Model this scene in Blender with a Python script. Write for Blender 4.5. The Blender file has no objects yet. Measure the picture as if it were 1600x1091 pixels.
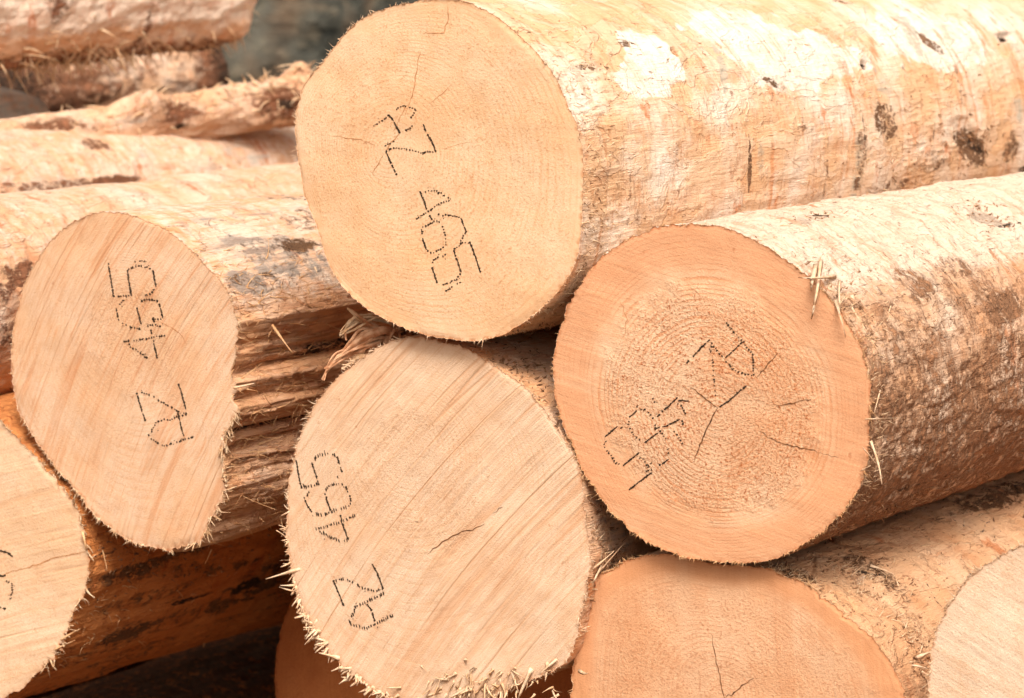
import bpy, math, random
import numpy as np
from mathutils import Vector

# ------------------------------------------------------------------ camera / light
W0, H0, FPX = 1600.0, 1091.0, 5200.0
PITCH = math.radians(7.3)
CAM = np.array([0.0, 0.0, 1.62])
DIST = 3.9
sc = bpy.context.scene
col = sc.collection
cam_d = bpy.data.cameras.new('camera')
cam = bpy.data.objects.new('camera', cam_d)
col.objects.link(cam)
cam.location = CAM
cam.rotation_euler = (math.pi / 2 - PITCH, 0, 0)
cam_d.sensor_width = 36.0
cam_d.lens = 36.0 * FPX / W0
cam_d.clip_start = 0.1
cam_d.clip_end = 400
cam_d.dof.use_dof = True
cam_d.dof.focus_distance = 3.92
cam_d.dof.aperture_fstop = 7.5
sc.camera = cam

SUN_EL, SUN_AZ = math.radians(52), math.radians(4)   # azimuth measured from behind the camera, negative: to its left
world = bpy.data.worlds.new('World')
sc.world = world
world.use_nodes = True
wn = world.node_tree
wn.nodes.clear()
sky = wn.nodes.new('ShaderNodeTexSky')
sky.sky_type = 'NISHITA'
sky.sun_disc = False
sky.sun_elevation = SUN_EL
sky.sun_rotation = math.pi - SUN_AZ
sky.air_density = 0.6
sky.dust_density = 6.0
sky.ozone_density = 0.3
bg = wn.nodes.new('ShaderNodeBackground')
bg.inputs['Strength'].default_value = 0.15
wo = wn.nodes.new('ShaderNodeOutputWorld')
hs = wn.nodes.new('ShaderNodeHueSaturation'); hs.inputs['Saturation'].default_value = 0.25      # cloud cover greys the sky
tn = wn.nodes.new('ShaderNodeMix'); tn.data_type = 'RGBA'; tn.blend_type = 'MULTIPLY'
tn.inputs[0].default_value = 1.0; tn.inputs[7].default_value = (1.0, 0.93, 0.85, 1)
wn.links.new(sky.outputs[0], hs.inputs['Color'])
wn.links.new(hs.outputs[0], tn.inputs[6])
wn.links.new(tn.outputs[2], bg.inputs[0])
wn.links.new(bg.outputs[0], wo.inputs[0])

sun_d = bpy.data.lights.new('sun', 'SUN')
sun_d.energy = 2.3
sun_d.angle = math.radians(20)
sun_d.color = (1.0, 0.95, 0.88)
sun = bpy.data.objects.new('sun', sun_d)
col.objects.link(sun)
sv = Vector((math.sin(SUN_AZ) * math.cos(SUN_EL), -math.cos(SUN_AZ) * math.cos(SUN_EL), math.sin(SUN_EL)))
sun.rotation_euler = sv.to_track_quat('Z', 'Y').to_euler()
sun.location = (0, 0, 6)

sc.view_settings.view_transform = 'Standard'
sc.view_settings.look = 'None'
sc.view_settings.gamma = 1.0
sc.view_settings.exposure = 0.42

# ------------------------------------------------------------------ geometry helpers
YAW = math.radians(32)
cp, sp = math.cos(PITCH), math.sin(PITCH)
FWD = np.array([0, cp, -sp]); UPV = np.array([0, sp, cp]); RGT = np.array([1.0, 0, 0])
P0 = CAM + FWD * DIST

def ray(px, py):
    px = np.asarray(px, float); py = np.asarray(py, float)
    return (FWD[None] + ((px - W0 / 2) / FPX)[..., None] * RGT + ((H0 / 2 - py) / FPX)[..., None] * UPV)
def project(P):
    Q = P - CAM
    z = Q @ FWD
    return W0 / 2 + FPX * (Q @ RGT) / z, H0 / 2 - FPX * (Q @ UPV) / z
def at_depth(px, py, depth):
    return CAM + ray([px], [py])[0] * depth

# vectorised gradient noise
_rs = np.random.RandomState(7)
_perm = _rs.permutation(256).astype(np.int64)
_perm = np.concatenate([_perm, _perm, _perm])
_g = _rs.normal(size=(256, 3)); _g /= np.linalg.norm(_g, axis=1)[:, None]
def perlin(x, y, z):
    x, y, z = np.broadcast_arrays(np.asarray(x, float), y, z)
    xi = np.floor(x).astype(np.int64); yi = np.floor(y).astype(np.int64); zi = np.floor(z).astype(np.int64)
    xf, yf, zf = x - xi, y - yi, z - zi
    u, v, w = [t * t * t * (t * (t * 6 - 15) + 10) for t in (xf, yf, zf)]
    xi &= 255; yi &= 255; zi &= 255
    def gr(a, b, c):
        h = _perm[_perm[_perm[(xi + a) & 255] + ((yi + b) & 255)] + ((zi + c) & 255)]
        g = _g[h]
        return g[..., 0] * (xf - a) + g[..., 1] * (yf - b) + g[..., 2] * (zf - c)
    x00 = gr(0,0,0) * (1-u) + gr(1,0,0) * u
    x10 = gr(0,1,0) * (1-u) + gr(1,1,0) * u
    x01 = gr(0,0,1) * (1-u) + gr(1,0,1) * u
    x11 = gr(0,1,1) * (1-u) + gr(1,1,1) * u
    y0 = x00 * (1-v) + x10 * v
    y1 = x01 * (1-v) + x11 * v
    return (y0 * (1-w) + y1 * w) * 1.6
def fbm(x, y, z, o=3, r=0.5):
    s = 0; a = 1; f = 1
    for _ in range(o):
        s = s + a * perlin(x * f + 17.3 * _, y * f + 5.1 * _, z * f); a *= r; f *= 2.03
    return s
def sstep(a, b, x):
    t = np.clip((x - a) / (b - a), 0, 1)
    return t * t * (3 - 2 * t)

def tag(o, label=None, cat=None, group=None, kind=None):
    if label: o['label'] = label
    if cat: o['category'] = cat
    if group: o['group'] = group
    if kind: o['kind'] = kind
    return o
def empty(name, loc, rz):
    o = bpy.data.objects.new(name, None)
    o.empty_display_size = 0.1
    col.objects.link(o)
    o.location = loc; o.rotation_euler = (0, 0, rz)
    return o
def mesh_obj(name, V, F, mat, parent=None, smooth=True, attrs=None):
    """V (n,3) array; F either (m,k) array or a list of index tuples"""
    me = bpy.data.meshes.new(name)
    V = np.asarray(V, np.float32)
    if isinstance(F, np.ndarray):
        me.vertices.add(len(V)); me.vertices.foreach_set('co', V.ravel())
        k = F.shape[1]
        me.loops.add(F.size); me.loops.foreach_set('vertex_index', F.astype(np.int32).ravel())
        me.polygons.add(len(F))
        me.polygons.foreach_set('loop_start', np.arange(len(F), dtype=np.int32) * k)
        me.polygons.foreach_set('loop_total', np.full(len(F), k, np.int32))
        me.update(calc_edges=True)
    else:
        me.from_pydata(V.tolist(), [], F)
    if smooth:
        me.polygons.foreach_set('use_smooth', np.ones(len(me.polygons), bool))
    for k, a in (attrs or {}).items():
        at = me.attributes.new(k, 'FLOAT', 'POINT')
        at.data.foreach_set('value', np.asarray(a, np.float32).ravel())
    me.materials.append(mat)
    me.validate()
    o = bpy.data.objects.new(name, me)
    col.objects.link(o)
    if parent: o.parent = parent
    return o

# ------------------------------------------------------------------ node helpers
class NT:
    def __init__(s, name):
        s.m = bpy.data.materials.new(name); s.m.use_nodes = True
        s.t = s.m.node_tree; s.t.nodes.clear()
        s.out = s.t.nodes.new('ShaderNodeOutputMaterial')
        s.b = s.t.nodes.new('ShaderNodeBsdfPrincipled')
        s.t.links.new(s.b.outputs[0], s.out.inputs[0])
        s.b.inputs['Roughness'].default_value = 0.8
        s.b.inputs['Specular IOR Level'].default_value = 0.25
        s.co = s.t.nodes.new('ShaderNodeTexCoord').outputs['Object']
    def set(s, inp, v):
        if hasattr(v, 'is_linked') or isinstance(v, bpy.types.NodeSocket): s.t.links.new(v, inp)
        else:
            if isinstance(v, tuple) and len(v) == 3 and inp.type == 'RGBA': v = (*v, 1)
            inp.default_value = v
    def math(s, op, a, b=0.0, c=0.0, clamp=False):
        n = s.t.nodes.new('ShaderNodeMath'); n.operation = op; n.use_clamp = clamp
        for i, v in enumerate((a, b, c)): s.set(n.inputs[i], v)
        return n.outputs[0]
    def vmul(s, v, sc3):
        n = s.t.nodes.new('ShaderNodeVectorMath'); n.operation = 'MULTIPLY'
        s.set(n.inputs[0], v); n.inputs[1].default_value = sc3
        return n.outputs[0]
    def vadd(s, v, w):
        n = s.t.nodes.new('ShaderNodeVectorMath'); n.operation = 'ADD'
        s.set(n.inputs[0], v); s.set(n.inputs[1], w)
        return n.outputs[0]
    def dot(s, v, d):
        n = s.t.nodes.new('ShaderNodeVectorMath'); n.operation = 'DOT_PRODUCT'
        s.set(n.inputs[0], v); n.inputs[1].default_value = d
        return n.outputs['Value']
    def comb(s, x, y, z=0.0):
        n = s.t.nodes.new('ShaderNodeCombineXYZ')
        s.set(n.inputs[0], x); s.set(n.inputs[1], y); s.set(n.inputs[2], z)
        return n.outputs[0]
    def noise(s, v, scale, detail=3.0, rough=0.55, dist=0.0, color=False):
        n = s.t.nodes.new('ShaderNodeTexNoise')
        s.set(n.inputs['Vector'], v); n.inputs['Scale'].default_value = scale
        n.inputs['Detail'].default_value = detail; n.inputs['Roughness'].default_value = rough
        n.inputs['Distortion'].default_value = dist
        return n.outputs['Color' if color else 'Fac']
    def voro(s, v, scale, feature='F1', out='Distance', rnd=1.0):
        n = s.t.nodes.new('ShaderNodeTexVoronoi'); n.feature = feature
        s.set(n.inputs['Vector'], v); n.inputs['Scale'].default_value = scale
        n.inputs['Randomness'].default_value = rnd
        return n.outputs[out]
    def mr(s, v, a, b, c=0.0, d=1.0, smooth=True):
        n = s.t.nodes.new('ShaderNodeMapRange'); n.interpolation_type = 'SMOOTHSTEP' if smooth else 'LINEAR'
        s.set(n.inputs[0], v)
        for i, x in enumerate((a, b, c, d)): s.set(n.inputs[i + 1], x)
        return n.outputs[0]
    def mix(s, f, a, b, blend='MIX'):
        n = s.t.nodes.new('ShaderNodeMix'); n.data_type = 'RGBA'; n.blend_type = blend
        s.set(n.inputs[0], f); s.set(n.inputs[6], a); s.set(n.inputs[7], b)
        return n.outputs[2]
    def attr(s, name):
        n = s.t.nodes.new('ShaderNodeAttribute'); n.attribute_name = name
        return n.outputs['Fac']
    def bump(s, h, dist, strength=1.0, normal=None):
        n = s.t.nodes.new('ShaderNodeBump'); s.set(n.inputs['Height'], h)
        n.inputs['Distance'].default_value = dist; n.inputs['Strength'].default_value = strength
        if normal is not None: s.set(n.inputs['Normal'], normal)
        return n.outputs[0]
    def done(s, colr, normal=None, rough=None):
        s.set(s.b.inputs['Base Color'], colr)
        if normal is not None: s.set(s.b.inputs['Normal'], normal)
        if rough is not None: s.set(s.b.inputs['Roughness'], rough)
        return s.m

def face_material(name, base, pale, deep, sdir, ring_sp=0.005, ring=0.5, streak=0.5, curve=0.0,
                  broad=0.3, broad_scale=30, grain=0.3, grain_r=1.1, edge=None, edge_w=0.12, fuzz=0.5, seed=0.0,
                  streak_scale=260, kerf=0.0, lines=0.0, bumpk=0.95):
    n = NT(name)
    P = n.vadd(n.co, (seed, 0, seed * 1.7))
    u = n.dot(n.co, (sdir[0], 0, sdir[1])); w0 = n.dot(n.co, (-sdir[1], 0, sdir[0]))
    w = n.math('ADD', w0, n.math('MULTIPLY', n.math('MULTIPLY', u, u), curve))
    wav = n.math('MULTIPLY', n.math('SUBTRACT', n.noise(P, 9, 2), 0.5), 0.003)
    w = n.math('ADD', w, wav)
    SV = n.comb(n.math('MULTIPLY', u, 0.06), w, seed)
    SV2 = n.comb(n.math('MULTIPLY', u, 0.05), w, seed + 3)
    s1 = n.noise(SV, streak_scale, 3, 0.6)
    s2 = n.noise(SV2, broad_scale, 4, 0.65)
    s3 = n.noise(SV, streak_scale * 0.33, 2, 0.5)
    big = n.noise(P, 7, 4, 0.6)
    mid = n.noise(P, 38, 4, 0.65)
    tiny = n.noise(P, 620, 2, 0.6)
    gr = n.noise(P, 330, 3, 0.7)
    rr = n.attr('rr'); rd = n.attr('ringd')
    # growth rings
    jig = n.math('MULTIPLY', n.math('SUBTRACT', mid, 0.5), 0.9)
    jig2 = n.math('MULTIPLY', n.math('SUBTRACT', gr, 0.5), 0.4)
    rw = n.math('ADD', n.math('ADD', n.math('DIVIDE', rd, ring_sp), jig), jig2)
    # uneven ring widths
    rw = n.math('ADD', rw, n.math('MULTIPLY', n.noise(n.comb(rd, 0.0, seed), 60, 2), 2.5))
    fr = n.math('FRACT', rw)
    late = n.mr(fr, 0.5, 0.93)
    late = n.math('MULTIPLY', late, n.mr(fr, 0.93, 1.0, 1.0, 0.0))
    rm = n.mr(n.noise(P, 16, 3, 0.6), 0.35, 0.62)
    late = n.math('MULTIPLY', late, n.math('MULTIPLY', rm, ring))
    if edge: late = n.math('MULTIPLY', late, n.mr(rr, 1 - edge_w - 0.08, 1 - edge_w + 0.05, 1.0, 0.45))
    c = n.mix(n.mr(big, 0.35, 0.68), base, pale)
    c = n.mix(n.math('MULTIPLY', n.mr(mid, 0.42, 0.75), 0.35), c, deep)
    if edge:
        c = n.mix(n.math('MULTIPLY', n.mr(n.math('ADD', rr, n.math('MULTIPLY', n.math('SUBTRACT', big, .5), .12)), 1 - edge_w - 0.05, 1 - edge_w + 0.06), 0.85), c, edge)
    c = n.mix(n.math('MULTIPLY', n.mr(s2, 0.52, 0.72), broad), c, deep)
    c = n.mix(n.math('MULTIPLY', n.mr(s2, 0.47, 0.30), broad * 0.8), c, pale)
    c = n.mix(n.math('MULTIPLY', n.mr(s1, 0.53, 0.72), streak), c, deep)
    c = n.mix(n.math('MULTIPLY', n.mr(s3, 0.56, 0.74), streak * 0.8), c, deep)
    c = n.mix(n.math('MULTIPLY', n.mr(s1, 0.45, 0.30), streak * 0.6), c, pale)
    c = n.mix(late, c, deep)
    s4 = n.noise(n.comb(n.math('MULTIPLY', u, 0.035), w, seed + 7), broad_scale * 0.75, 1, 0.4)
    ln = n.math('MULTIPLY', n.mr(n.math('ABSOLUTE', n.math('SUBTRACT', s4, 0.5)), 0.045, 0.0), n.mr(n.noise(n.comb(n.math('MULTIPLY', u, 0.22), w, seed), 16, 2), 0.38, 0.60))
    c = n.mix(n.math('MULTIPLY', ln, lines), c, tuple(x * y for x, y in zip(deep, (0.95, 0.86, 0.8))))
    # torn grain flecks, mostly inside grain_r
    gm = n.mr(n.math('ADD', rr, n.math('MULTIPLY', n.math('SUBTRACT', mid, .5), .5)), grain_r - 0.1, grain_r + 0.08, 1.0, 0.12)
    dk = tuple(x * y for x, y in zip(deep, (0.70, 0.50, 0.36)))
    fl = n.mr(gr, 0.56, 0.64)
    c = n.mix(n.math('MULTIPLY', n.math('MULTIPLY', fl, gm), grain), c, dk)
    fl2 = n.mr(gr, 0.45, 0.36)
    c = n.mix(n.math('MULTIPLY', n.math('MULTIPLY', fl2, gm), grain * 0.9), c, pale)
    c = n.mix(n.math('MULTIPLY', n.mr(tiny, 0.5, 0.72), 0.22 + 0.12 * fuzz), c, deep)
    rmd = n.math('MULTIPLY', n.mr(rr, 0.975, 0.998), n.mr(n.noise(P, 120, 3, 0.6), 0.42, 0.62))
    c = n.mix(n.math('MULTIPLY', rmd, 0.7), c, dk)
    # sparse resin / dirt specks
    sp_ = n.mr(n.noise(n.vadd(P, (4, 4, 4)), 95, 2, 0.5), 0.70, 0.78)
    c = n.mix(n.math('MULTIPLY', sp_, 0.5), c, dk)
    # bump
    h = n.math('MULTIPLY', s1, streak * 1.6)
    h = n.math('ADD', h, n.math('MULTIPLY', s3, streak * 2.2))
    h = n.math('ADD', h, n.math('MULTIPLY', n.math('MULTIPLY', gr, gm), grain * 2.6))
    h = n.math('ADD', h, n.math('MULTIPLY', tiny, fuzz * 0.7))
    h = n.math('ADD', h, n.math('MULTIPLY', late, -0.35))
    h = n.math('ADD', h, n.math('MULTIPLY', s2, broad * 5.0 + kerf * 8))
    h = n.math('ADD', h, n.math('MULTIPLY', ln, lines * -1.6))
    nb = n.bump(h, 0.0010, bumpk)
    return n.done(c, nb, 0.85)

def side_material(name, peach, pale, deep, bark, grey, seed=0.0, hatch=0.0, circ=0.4, ax=0.5, bf=3.2, bd=0.0017):
    """masks from the mesh: bark, grey, pale, torn, dark"""
    n = NT(name)
    P = n.vadd(n.co, (seed, seed * 0.7, 0))
    fib = n.noise(n.vmul(P, (1, 0.06, 1)), 420, 3, 0.65)
    fib2 = n.noise(n.vmul(P, (1, 0.10, 1)), 110, 4, 0.6)
    cir = n.noise(n.vmul(P, (0.10, 1, 0.10)), 60, 4, 0.6)
    cir2 = n.noise(n.vmul(P, (0.12, 1, 0.12)), 300, 3, 0.6)
    dia = n.noise(n.vmul(n.vadd(P, n.vmul(P, (0, 0, 0))), (0.4, 1.0, 1.3)), 24, 5, 0.62)
    big = n.noise(P, 8, 4, 0.6)
    mid = n.noise(P, 45, 5, 0.68)
    fine = n.noise(P, 420, 3, 0.7)
    flake = n.noise(n.vmul(P, (1, 0.45, 1)), 150, 4, 0.7, 0.6)
    c = n.mix(n.mr(big, 0.40, 0.76), peach, pale)
    pm = n.attr('pale')
    c = n.mix(n.math('MULTIPLY', n.mr(n.math('ADD', pm, n.math('SUBTRACT', mid, 0.5)), 0.25, 0.55), 0.9), c, pale)
    c = n.mix(n.math('MULTIPLY', n.mr(dia, 0.50, 0.70), 0.45), c, deep)
    c = n.mix(n.math('MULTIPLY', n.mr(cir, 0.54, 0.74), circ), c, deep)
    c = n.mix(n.math('MULTIPLY', n.mr(cir2, 0.55, 0.75), circ * 0.5), c, deep)
    c = n.mix(n.math('MULTIPLY', n.mr(fib2, 0.52, 0.70), ax * 0.7), c, deep)
    c = n.mix(n.math('MULTIPLY', n.mr(fib, 0.5, 0.72), ax * 0.7), c, deep)
    tq = n.attr('torn')
    c = n.mix(n.math('MULTIPLY', tq, 0.8), c, peach)
    gate = n.mr(n.noise(n.vadd(P, (2, 8, 5)), 11, 3, 0.6), 0.46, 0.62)
    p1 = n.noise(n.vmul(P, (1, 0.45, 1)), 17, 5, 0.62, 0.5)
    p2 = n.noise(n.vadd(n.vmul(P, (0.22, 1, 0.22)), (5, 5, 5)), 34, 5, 0.66, 0.4)
    pk1 = n.mr(p1, 0.50, 0.525); pk2 = n.mr(p2, 0.54, 0.56)
    c = n.mix(n.math('MULTIPLY', pk1, 0.16), c, pale)
    ed1 = n.math('MULTIPLY', n.mr(n.math('ABSOLUTE', n.math('SUBTRACT', p1, 0.498)), 0.016, 0.0), n.mr(mid, 0.40, 0.56))
    ed2 = n.math('MULTIPLY', n.mr(n.math('ABSOLUTE', n.math('SUBTRACT', p2, 0.538)), 0.018, 0.0), n.mr(flake, 0.42, 0.56))
    dk0 = tuple(x * y for x, y in zip(deep, (0.80, 0.60, 0.45)))
    c = n.mix(n.math('MULTIPLY', n.math('MULTIPLY', ed1, gate), 0.28), c, dk0)
    c = n.mix(n.math('MULTIPLY', n.math('MULTIPLY', ed2, gate), 0.5), c, dk0)
    stn = n.math('MULTIPLY', n.mr(n.noise(n.vadd(n.vmul(P, (0.4, 1, 0.6)), (9, 2, 1)), 24, 5, 0.68), 0.58, 0.68), n.mr(big, 0.38, 0.55))
    c = n.mix(n.math('MULTIPLY', stn, 0.8), c, tuple(x * y for x, y in zip(deep, (1.0, 0.85, 0.8))))
    dk = tuple(x * y for x, y in zip(deep, (0.45, 0.30, 0.22)))
    # torn inner bark specks
    fm = n.math('MULTIPLY', n.mr(flake, 0.60, 0.68), n.mr(n.noise(P, 20, 3, 0.6), 0.44, 0.62))
    c = n.mix(n.math('MULTIPLY', fm, 0.75), c, dk)
    g = n.attr('grey')
    gm = n.mr(n.math('MULTIPLY', g, n.math('ADD', 1.0, n.math('ADD', n.math('MULTIPLY', n.math('SUBTRACT', fib2, 0.5), 2.6), n.math('MULTIPLY', n.math('SUBTRACT', mid, 0.5), 2.4)))), 0.25, 0.85)
    c = n.mix(n.math('MULTIPLY', gm, 0.8), c, grey)
    b = n.attr('bark')
    bm = n.mr(n.math('MULTIPLY', b, n.math('ADD', 1.0, n.math('ADD', n.math('MULTIPLY', n.math('SUBTRACT', mid, 0.5), 3.4), n.math('MULTIPLY', n.math('SUBTRACT', flake, 0.5), bf)))), 0.36, 0.80)
    bc = n.mix(n.mr(fine, 0.3, 0.7), bark, tuple(x * 0.45 for x in bark))
    bc = n.mix(n.math('MULTIPLY', n.mr(mid, 0.5, 0.7), 0.5), bc, tuple(min(1, x * 1.9) for x in bark))
    c = n.mix(bm, c, bc)
    t = n.attr('torn')
    tm = n.mr(fib2, 0.48, 0.62)
    c = n.mix(n.math('MULTIPLY', n.math('MULTIPLY', t, tm), 0.5), c, dk)
    d = n.attr('dark')
    c = n.mix(n.mr(n.math('MULTIPLY', d, n.math('ADD', 1.0, n.math('ADD', n.math('MULTIPLY', n.math('SUBTRACT', flake, 0.5), 2.6), n.math('MULTIPLY', n.math('SUBTRACT', mid, 0.5), 2.0)))), 0.35, 0.75), c, (0.035, 0.018, 0.01))
    if hatch > 0:
        cx = n.noise(n.vmul(P, (0.22, 1, 0.22)), 260, 3, 0.6)
        axn = n.noise(n.vmul(P, (1, 0.16, 1)), 210, 3, 0.6)
        hm = n.math('MAXIMUM', n.mr(cx, 0.57, 0.66), n.mr(axn, 0.60, 0.68))
        hm = n.math('MULTIPLY', hm, n.mr(n.math('ADD', mid, n.math('MULTIPLY', b, 0.35)), 0.50, 0.66))
        c = n.mix(n.math('MULTIPLY', hm, hatch), c, tuple(x * 0.4 for x in bark))
    h = n.math('MULTIPLY', fib, 0.9 + ax)
    h = n.math('ADD', h, n.math('MULTIPLY', fib2, 1.5 + ax))
    h = n.math('ADD', h, n.math('MULTIPLY', flake, 1.5))
    h = n.math('ADD', h, n.math('MULTIPLY', mid, 1.5))
    h = n.math('ADD', h, n.math('MULTIPLY', bm, 1.0))
    h = n.math('ADD', h, n.math('MULTIPLY', cir2, circ))
    h = n.math('ADD', h, n.math('MULTIPLY', fm, -0.8))
    h = n.math('ADD', h, n.math('MULTIPLY', fine, 0.6))
    h = n.math('ADD', h, n.math('MULTIPLY', pk1, 1.1))
    h = n.math('ADD', h, n.math('MULTIPLY', pk2, 0.8))
    return n.done(c, n.bump(h, bd, 0.95), 0.85)

def fibre_material(name, a, b):
    n = NT(name)
    x = n.noise(n.co, 90, 3, 0.6)
    c = n.mix(n.mr(x, 0.35, 0.65), a, b)
    return n.done(c, n.bump(n.noise(n.co, 700, 2), 0.0005, 0.7), 0.75)

# ink of the stamp and checks in the wood
n = NT('stamp ink')
ink = n.done(n.mix(n.mr(n.noise(n.co, 300, 2), 0.4, 0.7), (0.022, 0.014, 0.008), (0.10, 0.055, 0.025)), None, 0.7)
n = NT('crack shadow wood')
crackm = n.done(n.mix(n.mr(n.noise(n.co, 160, 2), 0.4, 0.65), (0.07, 0.028, 0.010), (0.28, 0.12, 0.045)), None, 0.9)
n = NT('resin line')
resinm = n.done(n.mix(n.mr(n.noise(n.co, 160, 2), 0.4, 0.65), (0.42, 0.17, 0.06), (0.62, 0.32, 0.15)), None, 0.7)

# ------------------------------------------------------------------ slivers
def sliver(p0, p1, width, bend=(0, 0, 0), segs=5, wtip=0.15, thick=0.45, nrm=None, wroot=1.0, twist=0.0, arch=(0, 0, 0)):
    p0 = np.asarray(p0, float); p1 = np.asarray(p1, float); bend = np.asarray(bend, float)
    d = p1 - p0; L = np.linalg.norm(d) + 1e-9; d = d / L
    nn = np.array([0, -1.0, 0.2]) if nrm is None else np.asarray(nrm, float)
    sd = np.cross(d, nn); sd /= np.linalg.norm(sd) + 1e-9
    up = np.cross(sd, d)
    V = []; F = []
    for i in range(segs + 1):
        t = i / segs
        c = p0 + d * L * t + bend * (t * t) + np.asarray(arch) * (4 * t * (1 - t))
        w = width * (wroot * (1 - t) + wtip * t) * (1 + 0.18 * math.sin(t * 9 + L * 900))
        a = twist * t
        s_ = sd * math.cos(a) + up * math.sin(a); u_ = up * math.cos(a) - sd * math.sin(a)
        V += [c - s_ * w * 0.5, c + s_ * w * 0.5, c + u_ * w * thick]
    for i in range(segs):
        a = i * 3; b = a + 3
        F += [(a, a+1, b+1), (a, b+1, b), (a+1, a+2, b+2), (a+1, b+2, b+1), (a+2, a, b), (a+2, b, b+2)]
    F += [(0, 2, 1), (segs*3, segs*3+1, segs*3+2)]
    return np.array(V), F
class Bag:
    def __init__(s): s.V = []; s.F = []; s.n = 0
    def add(s, V, F):
        s.V.append(V); s.F += [tuple(i + s.n for i in f) for f in F]; s.n += len(V)
    def build(s, name, mat, parent=None, smooth=False):
        if not s.V: return None
        return mesh_obj(name, np.concatenate(s.V), np.array(s.F), mat, parent, smooth)

# ------------------------------------------------------------------ logs
def smooth_closed(pts, n, jitter=0.0):
    pts = np.asarray(pts, float)
    # chord-length Catmull-Rom, dense, then equal angle resample is not needed: equal arc length
    m = len(pts); out = []
    for i in range(m):
        p0, p1, p2, p3 = pts[(i-1) % m], pts[i], pts[(i+1) % m], pts[(i+2) % m]
        t = np.linspace(0, 1, 24, endpoint=False)[:, None]
        out.append(0.5 * ((2*p1) + (-p0+p2)*t + (2*p0-5*p1+4*p2-p3)*t*t + (-p0+3*p1-3*p2+p3)*t**3))
    out = np.concatenate(out)
    d = np.linalg.norm(np.roll(out, -1, 0) - out, axis=1)
    s = np.concatenate([[0], np.cumsum(d)])
    q = np.linspace(0, s[-1], n, endpoint=False)
    oo = np.vstack([out, out[:1]])
    return np.stack([np.interp(q, s, oo[:, 0]), np.interp(q, s, oo[:, 1])], 1), s[-1]

class Log:
    pass

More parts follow.
